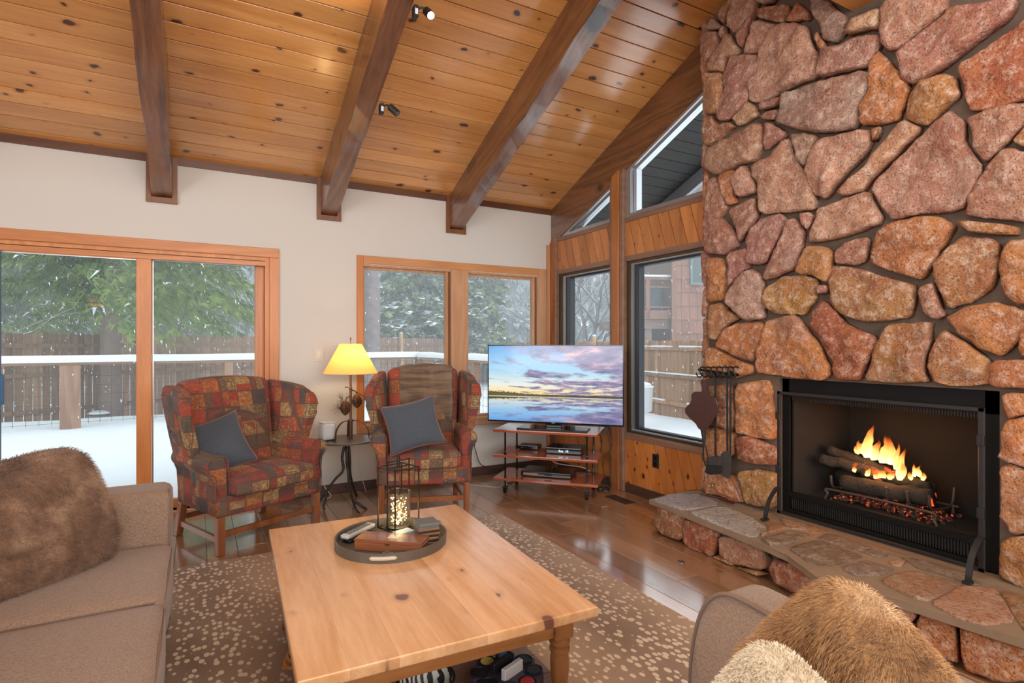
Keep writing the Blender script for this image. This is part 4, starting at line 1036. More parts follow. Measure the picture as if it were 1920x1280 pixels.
# ---- trees ----
bark = plain('tree_bark', (.21, .145, .115), .95, bump=1.0, bscale=14, var=.4)
barkg = plain('grey_bark', (.24, .20, .19), .95, bump=1.0, bscale=10, var=.4)
def leafm(name, a, b): 
    t = NT(name); v = t.coords(); r = t.noise(v, 3.1, 3, .7)
    t.set(color=t.mix(t.ramp(r, [(.35, 0), (.65, 1)]), a, b), rough=.8, spec=.1); return t.m
GL = leafm('fir_needles', (.06, .10, .03), (.24, .32, .09)); GD = leafm('cedar_needles', (.08, .115, .06), (.30, .36, .16)); GP = leafm('hazy_needles', (.34, .40, .39), (.55, .61, .60)); SN = plain('branch_snow', (.80, .83, .86), .8, spec=.1)  # GP and the other hazy materials are paled: distance haze painted into colour
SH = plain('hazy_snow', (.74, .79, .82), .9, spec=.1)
def trunk(bm, h, r0, r1, lean=(0, 0), z0=-.2, n=14, seed=0):
    pts = []; rs = []
    for i in range(n+1):
        t = i/n; pts.append((lean[0]*t, lean[1]*t, z0+h*t)); rs.append((r0+(r1-r0)*t)*(1+.8*max(0, .06-t)*8)*(1+.05*noise.noise(Vector((t*12, seed, 0)))))
    tube(bm, pts, rs, 14)
def tri(bm, a, b, c, mi):
    f = bm.faces.new((bm.verts.new(a), bm.verts.new(b), bm.verts.new(c))); f.material_index = mi
def conifer(h, zb, rad, nb, twigs, tl, seed, droop=.5, snow=.25, taper=1.0, tw=.10, gap=None):
    """branches with hanging needle sprays; a share of them carries snow"""
    rn = random.Random(seed); bm = B()
    for k in range(nb):
        t = (k+rn.random())/nb; z = zb+(h-zb)*t; L = rad*(1-t)**taper*rn.uniform(.75, 1.1)+.15; az = rn.uniform(0, 2*pi)
        d = Vector((cos(az), sin(az), 0)); s = Vector((-d.y, d.x, 0))
        m = max(6, int(twigs*L/rad))
        for j in range(m):
            q = (j+.5)/m; p = d*L*q+Vector((0, 0, z+.12*L*q-droop*L*q*q))
            spread = .30*L*(1-q*.6)*rn.uniform(-1, 1); p = p+s*spread+Vector((0, 0, -abs(spread)*.3+rn.uniform(-.05, .05)))
            snowy = rn.random() < snow; mi = 1 if snowy else 0
            l = tl*rn.uniform(.6, 1.25)*(1-.3*q); o = (d*rn.uniform(.2, .9)+s*rn.uniform(-.8, .8)+Vector((0, 0, rn.uniform(-1.1, -.25) if not snowy else rn.uniform(-.4, .1)))).normalized()
            sd = o.cross(Vector((rn.uniform(-1, 1), rn.uniform(-1, 1), rn.uniform(-.3, .3))) if not snowy else Vector((0, 0, 1))).normalized()*tw*rn.uniform(.6, 1.3)*(1.5 if snowy else 1)
            up = Vector((0, 0, .03 if snowy else 0))
            tri(bm, p-sd+up, p+sd+up, p+o*l+up, mi)
            if not snowy: tri(bm, p+sd*.4, p+sd*2.2, p+(o+sd.normalized()*.5)*l*.8, mi)
    return bm
def tree(label, x, y, h, zb, rad, nb, twigs, tl, seed, mats, r0=.16, grp=None, nm='fir_tree', bk=None, zt=None, **kw):
    t = thing(nm, label, 'tree', (x, y, GZ0-.05), 0, grp)
    bm = B(); trunk(bm, h, r0, .03, seed=seed, z0=-.1); mesh_obj('trunk', bm, bk or bark, t, smooth=True)
    bm = conifer(h, zb, rad, nb, twigs, tl, seed, **kw); o = mesh_obj('foliage', bm, mats, t, recalc=False); tag(o, kind='stuff'); return t
P_ = lambda u, d: CP+ray(u, 644)*(d/F)
# near fir behind the railing (door view)
p = P_(207, 12.2)
near = tree('fir tree with reddish trunk and drooping green branches right behind the deck railing', p.x, p.y, 11, 2.75, 3.5, 190, 230, .36, 5, [GL, SN], r0=.21, droop=.38, snow=.07, tw=.020, taper=.5)
near.children[0].name = 'trunk'
bm = B(); rn = random.Random(8)
for k in range(26):
    z = rn.uniform(2.2, 6.5); az = rn.uniform(0, 6.28); L = rn.uniform(1.2, 2.8); d = Vector((cos(az), sin(az), 0))
    pts = [d*L*q+Vector((0, 0, z+.10*L*q-.35*L*q*q)) for q in (0, .25, .5, .75, 1)]; tube(bm, pts, [.022, .016, .012, .009, .005], 5)
mesh_obj('bare_branches', bm, plain('snow_dusted_branch', (.38, .36, .34), .9), near, smooth=True)
# rocks and snow mound at its foot
p = P_(185, 11.9)
rk_ = thing('garden_rock', 'snow capped rock at the foot of the fir trunk', 'rock', (p.x, p.y, GZ0)); bm = B(); g = bmesh.ops.create_icosphere(bm, subdivisions=3, radius=.24)
for v in bm.verts: v.co *= 1+.3*noise.noise(v.co*5); v.co.z *= .8
mesh_obj('rock_body', bm, barkg, rk_, smooth=True, loc=(0, 0, .08)); bm = B(); bmesh.ops.create_icosphere(bm, subdivisions=3, radius=.2)
for v in bm.verts: v.co.z = max(0, v.co.z)*.35
mesh_obj('rock_snow', bm, M['snow'], rk_, smooth=True, loc=(0, 0, .26))
# thick trunk seen at the left of the double window
p = P_(697, 15.2)
t = thing('pine_trunk', 'thick grey bark pine trunk seen at the left edge of the double window', 'tree', (p.x, p.y, GZ0-.05)); bm = B(); trunk(bm, 11, .24, .17, seed=3); mesh_obj('trunk', bm, barkg, t, smooth=True)
bm = conifer(14, 7, 2.4, 30, 60, .4, 12, snow=.3); tag(mesh_obj('crown', bm, [GD, SN], t, recalc=False), kind='stuff')
bm = B(); g = bmesh.ops.create_icosphere(bm, subdivisions=3, radius=.8)
for v in bm.verts: v.co.z = max(0, v.co.z)*.35; v.co *= 1+.15*noise.noise(v.co*2)
o = mesh_obj('snow_mound', bm, M['snow'], None, smooth=True, loc=(p.x-.1, p.y-.3, GZ0)); tag(o, 'rounded snow mound at the foot of the thick grey trunk', 'snow mound')
# snow laden cedars behind the fence
p = P_(775, 25); tree('tall snow laden cedar behind the fence beside the thick trunk', p.x, p.y, 9, .9, 2.6, 170, 130, .40, 21, [GD, SN], r0=.22, droop=.45, snow=.48, tw=.11, taper=.75)
p = P_(893, 26); tree('cedar with dark green snowy boughs behind the fence, seen right of the window mullion', p.x, p.y, 8, .9, 1.9, 130, 110, .42, 22, [GD, SN], r0=.2, droop=.45, snow=.36, tw=.10, taper=.6)
p = P_(826, 30); tree('reddish trunk conifer between the two snowy cedars', p.x, p.y, 12, 4.2, 2.0, 60, 70, .4, 23, [GD, SN], r0=.28, droop=.4, snow=.3, tw=.09)
p = P_(345, 21); tree('bright green fir with long boughs behind the fence at the door', p.x, p.y, 10, 2.6, 2.7, 120, 150, .45, 31, [GL, SN], r0=.2, droop=.5, snow=.14, tw=.04, taper=.6)
p = P_(40, 17.5); tree('dense fir behind the fence at the far left of the door', p.x, p.y, 10, 1.6, 3.2, 140, 150, .45, 33, [GL, SN], r0=.2, droop=.45, snow=.12, tw=.035, taper=.6)
# far forest in the falling snow: three kinds of tree, many copies
rn = random.Random(6)
kinds = []
for k in range(3):
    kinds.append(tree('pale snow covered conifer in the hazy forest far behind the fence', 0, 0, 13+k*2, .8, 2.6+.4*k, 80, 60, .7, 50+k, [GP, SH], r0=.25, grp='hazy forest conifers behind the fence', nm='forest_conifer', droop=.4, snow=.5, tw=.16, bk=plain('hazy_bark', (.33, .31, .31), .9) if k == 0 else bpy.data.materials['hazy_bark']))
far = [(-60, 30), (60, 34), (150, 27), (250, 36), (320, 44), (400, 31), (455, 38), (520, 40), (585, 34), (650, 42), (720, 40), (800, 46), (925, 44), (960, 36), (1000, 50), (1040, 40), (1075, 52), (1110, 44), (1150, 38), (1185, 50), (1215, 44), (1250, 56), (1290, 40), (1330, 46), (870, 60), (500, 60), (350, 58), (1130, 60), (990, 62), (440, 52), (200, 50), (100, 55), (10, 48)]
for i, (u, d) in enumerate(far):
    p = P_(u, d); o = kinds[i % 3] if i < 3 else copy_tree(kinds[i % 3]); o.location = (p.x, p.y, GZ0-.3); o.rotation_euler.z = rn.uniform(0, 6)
# bare branching trees with snow (seen through the far gable window)
def bare(label, u, d, h, seed, lean=0, n0=3):
    p = P_(u, d); t = thing('bare_tree', label, 'tree', (p.x, p.y, GZ0-.05)); rn = random.Random(seed); bm = B(); sb = B()
    def br(a, dr, L, r, lv):
        pts = [a]; q = a; dd = dr.copy()
        for i in range(5): dd = (dd+Vector((rn.uniform(-.16, .16), rn.uniform(-.16, .16), rn.uniform(-.05, .14)))).normalized(); q = q+dd*L/5; pts.append(q)
        rs = [r*(1-.11*i) for i in range(6)]; tube(bm, pts, rs, 6 if lv < 2 else 4, caps=False)
        tube(sb, [x+Vector((0, 0, rs[i]*.75)) for i, x in enumerate(pts)], [x*.72 for x in rs], 4, caps=False)
        if lv < 4:
            for k in range(4 if lv > 0 else 6):
                i = rn.randint(2, 5); az = rn.uniform(0, 6.28); nd = (dd*.75+Vector((cos(az), sin(az), .15))*.75).normalized(); br(pts[i], nd, L*rn.uniform(.5, .75), rs[i]*.6, lv+1)
    for k in range(n0): br(Vector((rn.uniform(-.3, .3), rn.uniform(-.3, .3), -.1)), Vector((rn.uniform(-.3, .3)+lean, rn.uniform(-.2, .2), 1)).normalized(), h*.5, .13, 0)
    mesh_obj('trunk', bm, plain('wet_bark', (.16, .14, .135), .9) if 'wet_bark' not in bpy.data.materials else bpy.data.materials['wet_bark'], t, smooth=True)
    tag(mesh_obj('branch_snow', sb, SN, t, smooth=True), kind='stuff')
bare('leafless snowy tree with several leaning trunks seen through the far gable window', 1098, 25, 9, 4, .25)
bare('small leafless snowy tree left of the leaning one behind the fence', 1072, 29, 8, 9)
bare('leafless snowy tree standing behind the fence right of the green fir', 440, 24, 9, 14, .3)
bare('leafless snowy tree behind the neighbouring balcony', 1215, 34, 10, 19)
# ---- neighbouring house with balcony ----
hs = thing('neighbour_house', 'brown shingled neighbouring house beyond the fence', 'house')
hm = wood('house_shingle', (.27, .13, .085), (.19, .085, .055), None, axis=2, rough=.9, var=.12)
hp = P_(1262, 20.5); hd = Vector((.93, -.36)).normalized(); hn = Vector((hd.y, -hd.x))
hr = atan2(hd.y, hd.x)
def hloc(s, n_, z): return Vector((hp.x+hd.x*s-hn.x*n_, hp.y+hd.y*s-hn.y*n_, z))
bm = B(); mm(bm, (0, 0, -.5), (9, 7, 8)); o = mesh_obj('house_wall', bm, plain('house_sheathing', (.12, .06, .04), .9), hs, loc=(hp.x, hp.y, 0)); o.rotation_euler.z = hr
sm = bbox_((0, 0, 0), (.30, .03, .56), .006, 1, rot=Matrix.Rotation(R(-4), 3, 'X')); me = bpy.data.meshes.new('shingle'); sm.to_mesh(me); sm.free(); me.materials.append(hm)
for r_ in range(13):
    for c_ in range(9):
        p = hloc(.15+.305*c_+(.0 if r_ % 2 else -.0), -.03, .55+.5*r_); o = link_mesh('shingle', me, hs, p, (0, 0, hr))
bm = B(); mm(bm, (-.08, -.09, 0), (.08, -.0, 8)); o = mesh_obj('corner_board', bm, hm, hs, loc=(hp.x, hp.y, 0)); o.rotation_euler.z = hr
wq = hloc(0, 0, 0)
bm = B(); frame_rect(bm, .62, 1.75, 3.55, 4.75, .09, -.13, -.04); o = mesh_obj('window_frame', bm, plain('green_grey_frame', (.12, .15, .13), .6), hs, loc=(hp.x, hp.y, 0)); o.rotation_euler.z = hr
bm = B(); mm(bm, (.71, -.10, 3.64), (1.66, -.085, 4.66)); o2 = mesh_obj('window_pane', bm, plain('dark_window', (.06, .08, .08), .08), o)
bm = B(); mm(bm, (-1.75, .2, 1.95), (0, 3.4, 2.30)); o = mesh_obj('balcony_floor', bm, wood('balcony_wood', (.25, .15, .11), (.16, .09, .06), None, axis=0, rough=.8), hs, loc=(hp.x, hp.y, 0)); o.rotation_euler.z = hr
bm = B(); mm(bm, (-1.75, .1, 2.30), (0, .2, 2.62)); o = mesh_obj('balcony_fascia', bm, hm, hs, loc=(hp.x, hp.y, 0)); o.rotation_euler.z = hr
bm = B(); mm(bm, (-1.75, .1, 3.75), (0, .2, 3.85)); mm(bm, (-1.75, .12, 3.45), (0, .16, 3.5)); mm(bm, (-1.75, .12, 2.72), (0, .16, 2.77)); o = mesh_obj('balcony_rail', bm, hm, hs, loc=(hp.x, hp.y, 0)); o.rotation_euler.z = hr
for s in (-.92, -1.68):
    bm = B(); mm(bm, (s-.07, .1, 2.3), (s+.07, .24, 3.8)); o = mesh_obj('balcony_post', bm, hm, hs, loc=(hp.x, hp.y, 0)); o.rotation_euler.z = hr
bm = B(); mm(bm, (-.95, .3, -.5), (-.7, .55, 1.95)); o = mesh_obj('support_post', bm, bark, hs, loc=(hp.x, hp.y, 0)); o.rotation_euler.z = hr
bm = B(); mm(bm, (-1.75, .15, 3.85), (0, .22, 3.93)); o = mesh_obj('rail_snow', bm, M['snow'], hs, loc=(hp.x, hp.y, 0)); o.rotation_euler.z = hr
gb = thing('covered_grill', 'dark covered grill standing on the neighbouring balcony by the house wall', 'grill', hloc(-.42, .8, 2.3), hr)
bm = rounded((.30, .28, .62), .14, 8); mesh_obj('grill_cover', bm, plain('dark_cover', (.05, .07, .075), .6), gb, smooth=True, loc=(0, 0, .66)); bm = bbox_((0, 0, .06), (.5, .4, .12), .01); mesh_obj('grill_base', bm, M['black'], gb)
gb = thing('balcony_chair', 'dark outdoor chair on the neighbouring balcony left of the covered grill', 'chair', hloc(-1.30, .7, 2.3), hr)
bm = rounded((.28, .05, .3), .04, 6); mesh_obj('backrest', bm, plain('dark_wicker', (.06, .07, .075), .7), gb, smooth=True, loc=(0, .2, .8)); bm = rounded((.28, .26, .05), .04, 6); mesh_obj('seat', bm, bpy.data.materials['dark_wicker'], gb, smooth=True, loc=(0, 0, .45))
for a, b in ((-.24, -.2), (.24, -.2), (-.24, .2), (.24, .2)):
    bm = B(); tube(bm, [(a, b, 0), (a, b, .45)], .02, 6); mesh_obj('leg', bm, M['black'], gb)
# utility bucket by the side fence, bird feeder
p = at_z(1208, 745, -.3); p = P_(1206, 12.4)
bk = thing('white_bin', 'white plastic bin standing in front of the side fence', 'bin', (p.x, p.y, GZ0+.25)); bm = B(); lathe(bm, [(.17, 0), (.19, .02), (.22, .52), (.235, .53), (.235, .56), (.2, .57)], n=20); mesh_obj('bin_body', bm, plain('dirty_white', (.62, .61, .6), .6), bk, smooth=True)
bm = B(); lathe(bm, [(.19, 0), (.16, .05), (.05, .08)], n=16); mesh_obj('bin_snow', bm, M['snow'], bk, smooth=True, loc=(0, 0, .57))
p = CP+ray(189, 572)*(11.2/F)
bf = thing('bird_feeder', 'yellow tray bird feeder hanging in front of the fir trunk', 'bird feeder', p); bm = bbox_((0, 0, 0), (.38, .22, .05), .01); mesh_obj('feeder_tray', bm, plain('yellow_feeder', (.62, .30, .03), .5), bf)
bm = B(); prism(bm, [(-.15, .06), (0, .13), (.15, .06)], 0, -.2, .2); mesh_obj('feeder_roof', bm, plain('feeder_roof_yellow', (.55, .27, .03), .5), bf); bm = B(); tube(bm, [(-.12, 0, .02), (-.12, 0, .08)], .01, 6); mesh_obj('feeder_strut', bm, M['black'], bf); bm = B(); tube(bm, [(.12, 0, .02), (.12, 0, .08)], .01, 6); mesh_obj('feeder_strut', bm, M['black'], bf); bm = B(); tube(bm, [(0, 0, .1), (0, 0, 1.4)], .004, 5); mesh_obj('feeder_line', bm, M['black'], bf)
# falling snow
bm = B(); rn = random.Random(2)
for k in range(3600):
    d = 7.0+28*rn.random()**1.3; u = rn.uniform(-80, 1420); v = rn.uniform(420, 800); q = CP+ray(u, v)*(d/F)
    if q.y < WY+1.1 and q.x < GX+1.4: continue
    r = .003+.005*rn.random(); dr = Vector((.15, 0, -1)).normalized()*r*rn.uniform(1.5, 4.5)
    a, b = q-dr, q+dr; s1, s2 = Vector((r, 0, 0)), Vector((0, r, 0))
    vs = [bm.verts.new(x) for x in (a, q+s1, q+s2, q-s1, q-s2, b)]
    for i in range(4): bm.faces.new((vs[0], vs[1+i], vs[1+(i+1) % 4])); bm.faces.new((vs[5], vs[1+(i+1) % 4], vs[1+i]))
o = mesh_obj('snowfall', bm, SN); tag(o, 'fine snowflakes falling over the garden', 'snowflakes', None, 'stuff')

# haze of the falling snow over the garden
hz = bpy.data.materials.new('snow_haze'); hz.use_nodes = True; nt = hz.node_tree; nt.nodes.remove(nt.nodes['Principled BSDF']); vs_ = nt.nodes.new('ShaderNodeVolumeScatter'); vs_.inputs['Color'].default_value = (.95, .97, 1, 1); vs_.inputs['Density'].default_value = .014; vs_.inputs['Anisotropy'].default_value = .1
nt.links.new(vs_.outputs[0], nt.nodes['Material Output'].inputs['Volume'])
bm = B(); mm(bm, (-60, 7.2, -2), (90, 100, 22)); o = mesh_obj('snow_haze', bm, hz, None); tag(o, 'pale haze of falling snow filling the garden air', 'haze', None, 'stuff')
# ================= furniture =================
RM = lambda rz: Matrix.Rotation(rz, 3, 'Z')
# ---- rug ----
def rugm():
    t = NT('antelope_rug'); v = t.coords(); 
    wob = t.n('VectorMath', {0: t.noise(v, 5, 2, out=1), 3: .22}, operation='SCALE').outputs[0]
    vs = t.n('VectorMath', {0: t.n('Mapping', {0: v, 3: (34, 22, 1)}).outputs[0], 1: wob}, operation='ADD').outputs[0]
    vo = t.n('TexVoronoi', {'Vector': vs, 'Scale': 1.0, 'Randomness': .75}); 
    band = t.math('SINE', t.math('ADD', t.math('MULTIPLY', t.n('SeparateXYZ', {0: v}).outputs[0], 7.2), t.math('MULTIPLY', t.noise(v, 1.6, 2), 3.0)))
    b01 = t.math('ADD', t.math('MULTIPLY', band, .5), .5)
    thr = t.math('ADD', .33, t.math('MULTIPLY', t.math('MULTIPLY', b01, t.n('SeparateColor', {0: vo.outputs['Color']}).outputs[1]), .16))
    spot = t.ramp(t.math('SUBTRACT', thr, vo.outputs['Distance']), [(.0, 0), (.05, 1)])
    base = t.mix(b01, (.46, .31, .20), (.21, .135, .09)); base = t.mix(t.ramp(t.noise(v, 3, 3), [(.35, 0), (.7, .5)]), base, (.40, .27, .18))
    col = t.mix(spot, base, (.78, .62, .47)); pile = t.noise(v, 260, 2)
    t.set(color=t.mix(t.math('MULTIPLY', pile, .35), col, (.12, .08, .06)), rough=.95, spec=.1, normal=t.bump(pile, .6, .004), sheen=.2); return t.m
o = bbox_((.765, 2.0, .006), (2.8, 4.08, .012), .004, 1); ro = mesh_obj('area_rug', o, rugm(), None); tag(ro, 'brown antelope print rug with cream spots under the coffee table', 'rug')
ro.rotation_euler.z = 0
# ---- coffee table ----
TC_ = Vector((.775, 2.31, 0)); TR = R(-3)
def tl(x, y, z=0): q = RM(TR) @ Vector((x, y, z)); return TC_+q
pine = wood('honey_pine_top', (.74, .43, .23), (.56, .27, .11), (.17, .065, .04), axis=1, rough=.28, kn=.5, var=.07, rings=7, kscale=2.6, coat=.5, coatr=.18, bump=.08, kprob=.42, flat=2)
pineL = wood('honey_pine_leg', (.40, .17, .06), (.27, .10, .03), (.08, .03, .01), axis=2, rough=.3, kn=.2, var=.05, coat=.3)
pineX = wood('honey_pine_apron', (.50, .22, .075), (.34, .13, .04), (.08, .03, .01), axis=0, rough=.35, kn=.3, var=.05, coat=.2)
ct = thing('coffee_table', 'large square-edged honey pine coffee table with turned legs and a lower shelf', 'table', TC_, TR)
PWD = 1.0/7
for i in range(7):
    bm = B(); box(bm, (0, 0, 0), (PWD-.0004, 1.416, .038)); es = [e_ for e_ in bm.edges if (abs(e_.verts[0].co.y-e_.verts[1].co.y) < 1e-4 and abs(e_.verts[0].co.z-e_.verts[1].co.z) < 1e-4) or (i == 0 and max(v.co.x for v in e_.verts) < 0 and abs(e_.verts[0].co.z-e_.verts[1].co.z) < 1e-4) or (i == 6 and min(v.co.x for v in e_.verts) > 0 and abs(e_.verts[0].co.z-e_.verts[1].co.z) < 1e-4)]
    bmesh.ops.bevel(bm, geom=es, offset=.008, segments=3, profile=.6, affect='EDGES'); mesh_obj('table_plank', bm, pine, ct, loc=(-.5+PWD*(i+.5), 0, .451))
bm = B()
for s in (-1, 1): box(bm, (s*.44, 0, .385), (.022, 1.12, .095))
tagx = mesh_obj('side_apron', bm, pineL, ct); bm = B(); box(bm, (0, .595, .385), (.86, .022, .095)); mesh_obj('end_apron', bm, pineX, ct); bm = B(); box(bm, (0, -.595, .385), (.86, .022, .095)); mesh_obj('end_apron', bm, pineX, ct)
bpy.data.objects.remove(tagx)
for s in (-1, 1): bm = B(); box(bm, (s*.425, 0, .385), (.022, 1.12, .095)); mesh_obj('side_apron', bm, pineL, ct)
legprof = [(.028, 0), (.034, .01), (.036, .03), (.030, .06), (.026, .075), (.036, .085), (.040, .11), (.036, .135), (.028, .145), (.030, .15), (.036, .20), (.037, .25), (.033, .275), (.040, .28), (.040, .288), (.032, .294), (.034, .30), (.041, .308), (.041, .316), (.034, .322), (.034, .33)]
for sx in (-1, 1):
    for sy in (-1, 1):
        bm = B(); lathe(bm, [(r*.95, z) for r, z in legprof], n=20); b2 = bbox_((0, 0, .382), (.078, .078, .105), .006, 1); merge(bm, b2)
        mesh_obj('leg', bm, pineL, ct, smooth=False, loc=(sx*.415, sy*.585, 0))
shelfm = wood('shelf_board_grey', (.34, .22, .155), (.24, .145, .10), (.08, .04, .03), axis=0, rough=.35, kn=.25, var=.08, coat=.3)
for i in range(9): bm = bbox_((0, 0, 0), (.90, .129, .02), .002, 1); mesh_obj('shelf_board', bm, shelfm, ct, loc=(0, -.53+.1325*i, .115))
# ---- tray and what it holds ----
TZ = .470
tc = at_z(734, 1013, TZ+.01); 
tr = thing('round_tray', 'round taupe metal tray with handle slots on the coffee table', 'tray', (tc.x, tc.y, TZ), R(-25)); tm = plain('taupe_metal', (.12, .098, .078), .45, metal=.3)
bm = B(); lathe(bm, [(.0001, .003), (.24, .003), (.246, .006), (.248, .042), (.256, .042), (.254, 0), (.0001, 0)], n=64, cap=False); mesh_obj('tray_body', bm, tm, tr, smooth=False)
for a in (-90-0, 90): 
    bm = B(); pts = [(.258*cos(R(a+d)), .258*sin(R(a+d)), .024) for d in range(-13, 14, 2)]; tube(bm, pts, [.003]+[.0085]*12+[.003], 8); mesh_obj('tray_handle', bm, plain('pale_handle_slot', (.50, .42, .33), .5), tr)
TB = TZ+.003
# lantern of thin rods
lc = at_z(747, 988, TB)
la = thing('wire_lantern', 'dark bronze open rod lantern standing on the tray', 'lantern', (lc.x, lc.y, TB), R(18)); lm = plain('dark_bronze_rod', (.05, .034, .026), .4, metal=.7)
hh, w2 = .305, .072
bm = B()
def rod(a, b): d = Vector(b)-Vector(a); box(bm, (Vector(a)+Vector(b))/2, (.0055, .0055, d.length+.0055), Vector((0, 0, 1)).rotation_difference(d).to_matrix())
cs = [(-w2, -w2), (w2, -w2), (w2, w2), (-w2, w2)]
for (a, b) in cs: rod((a, b, 0), (a, b, hh))
for i in range(4):
    a, b = cs[i], cs[(i+1) % 4]; rod((a[0], a[1], .003), (b[0], b[1], .003)); rod((a[0], a[1], hh), (b[0], b[1], hh))
mesh_obj('lantern_frame', bm, lm, la); bm = B()
q = w2*.78; rod((-q-.01, 0, 0), (-q-.01, 0, hh+.032)); rod((q+.01, 0, 0), (q+.01, 0, hh+.032)); rod((-q-.01, 0, hh+.032), (q+.01, 0, hh+.032)); rod((-q, .0, hh), (q, 0, hh)); mesh_obj('lantern_handle', bm, lm, la)
bm = B(); lathe(bm, [(.008, hh-.005), (.009, hh+.05), (.004, hh+.055)], n=10); mesh_obj('lantern_knob', bm, lm, la)
bm = B(); lathe(bm, [(.06, .004), (.062, .012), (.0001, .012)], n=32, cap=False); mesh_obj('candle_plate', bm, M['black'], la)
ja = thing('glass_jar', 'clear seeded glass cylinder filled with fairy lights inside the rod lantern', 'glass vase', (lc.x, lc.y, TB+.0145)); bm = B(); lathe(bm, [(.0001, .001), (.056, .001), (.059, .006), (.060, .165), (.0625, .168), (.057, .166), (.0555, .008), (.0001, .006)], n=40, cap=False)
def seeded():
    t = NT('seeded_glass'); t.t.nodes.remove(t.b); v = t.coords(); nrm = t.bump(t.noise(v, 120, 2), .5, .003)
    lw = t.n('LayerWeight', {'Blend': .22, 'Normal': nrm}).outputs['Fresnel']; tr = t.n('BsdfTransparent', {0: (.93, .93, .9, 1)}).outputs[0]; gl = t.n('BsdfGlossy', {'Roughness': .06, 'Normal': nrm}).outputs[0]
    ms = t.n('MixShader', {0: t.math('MULTIPLY', lw, .6)}); t.t.links.new(tr, ms.inputs[1]); t.t.links.new(gl, ms.inputs[2]); t.t.links.new(ms.outputs[0], t.out.inputs[0]); return t.m
mesh_obj('jar_wall', bm, seeded(), ja, smooth=True)
fy = thing('fairy_lights', 'coil of warm glowing fairy lights on thin wire inside the glass cylinder', 'string lights', (lc.x, lc.y, TB+.022)); rn = random.Random(5)
pts = [Vector((.045*rn.uniform(.3, 1)*cos(a*2.1), .045*rn.uniform(.3, 1)*sin(a*2.1), .005+.125*(rn.random()**1.5))) for a in range(95)]
bm = B(); tube(bm, smoothpath(pts, 3), .0006, 4); mesh_obj('light_wire', bm, plain('copper_wire', (.35, .25, .12), .4, metal=.8), fy)
em2 = NT('warm_led'); em2.set(color=(1, .8, .5), emit=(1, .72, .36), estr=26.0)
bm = B()
for p in pts: g = bmesh.ops.create_icosphere(bm, subdivisions=1, radius=.0028); bmesh.ops.translate(bm, verts=g['verts'], vec=p)
tag(mesh_obj('light_bulbs', bm, em2.m, fy), kind='stuff')
pl = bpy.data.lights.new('fairy_glow', 'POINT'); pl.energy = .9; pl.color = (1, .72, .36); pl.shadow_soft_size = .03; o = bpy.data.objects.new('fairy_glow', pl); o.location = (lc.x, lc.y, TB+.09); COL.objects.link(o)
# wooden box with brass clasp
a0, a1, a3 = [at_z(u, v, TB+.052) for u, v in ((660.5, 1012.6), (795, 1022), (686, 996))]
wbx = thing('wooden_game_box', 'reddish wooden box with pale inlay and brass clasp lying on the tray', 'box', ((a1.x+a3.x)/2, (a1.y+a3.y)/2, TB), atan2(a1.y-a0.y, a1.x-a0.x)); W_ = (a1-a0).length*.94; D_ = (a3-a0).length*.85; wbx.location.y += .018; wbx.location.x -= .004
mah = wood('mahogany_box', (.30, .10, .04), (.17, .05, .02), None, axis=0, rough=.3, var=.02, coat=.3)
mesh_obj('box_body', bbox_((0, 0, .019), (W_, D_, .036), .002, 1), mah, wbx); mesh_obj('box_lid', bbox_((0, 0, .0455), (W_+.002, D_+.002, .015), .002, 1), mah, wbx)
mesh_obj('inlay', bbox_((.01, 0, .0532), (.05, .035, .0012), .0003, 1), plain('bone_inlay', (.72, .64, .50), .4), wbx); br = plain('brass_fitting', (.55, .38, .12), .3, metal=1)
mesh_obj('clasp', bbox_((0, -D_/2-.002, .038), (.02, .003, .012), .0008, 1), br, wbx)
# coaster stack
cc_ = at_z(807, 1016, TB); rn = random.Random(3)
cmats = [plain('slate', (.13, .125, .12), .5, bump=.3), wood('walnut_coaster', (.33, .15, .06), (.2, .08, .03), None, axis=0, rough=.4), M['black']]
z = TB; ncs = 9
cp0 = None
for i in range(ncs):
    top = i == ncs-1; th = .014 if top else .0105; mi = 0 if i >= ncs-2 else (1 if i % 2 == 0 else 2)
    lab = 'grey slate coaster on top of the coaster stack' if top else ('second slate coaster directly under the top one' if i == ncs-2 else ('%s coaster in the stack beside the lantern, %s from the bottom' % ('wooden' if mi == 1 else 'thin black', ('first', 'second', 'third', 'fourth', 'fifth', 'sixth', 'seventh')[i])))
    c = bbox_((0, 0, 0), (.098, .098, th-.0006), .0018, 1); o = mesh_obj('coaster', c, cmats[mi], None, loc=(cc_.x-.012+rn.uniform(-.003, .003), cc_.y+.02+rn.uniform(-.003, .003), z+th/2), rz=R(-6+rn.uniform(-3, 3))); tag(o, lab, 'coaster', 'stack of square coasters'); z += th
# remotes and small things
def remote(nm, label, p0, p1, w, h, m, keys=True, cat='remote control', zz=TB):
    a, b = at_z(*p0, zz+h), at_z(*p1, zz+h); d = b-a; t = thing(nm, label, cat, ((a.x+b.x)/2, (a.y+b.y)/2, zz), atan2(d.y, d.x)); L = d.length
    bm = rounded((L/2, w/2, h/2), min(h, w)*.4, 7); mesh_obj('remote_body', bm, m, t, smooth=True, loc=(0, 0, h/2))
    if keys:
        bm = B()
        for i in range(11):
            for j in range(3): box(bm, (-L*.38+L*.07*i, (j-1)*w*.26, h+.0005), (L*.035, w*.13, .003))
        tag(mesh_obj('keys', bm, plain('remote_keys', (.03, .035, .04), .5), t), kind='stuff')
    return t
remote('remote_control', 'silver grey television remote propped on the left rim of the tray', (645, 1003), (697, 978), .05, .022, plain('silver_plastic', (.42, .42, .40), .35), zz=TB+.018)
remote('remote_control', 'black remote lying flat under the silver one at the tray rim', (650, 1012), (690, 992), .045, .017, M['gloss'])
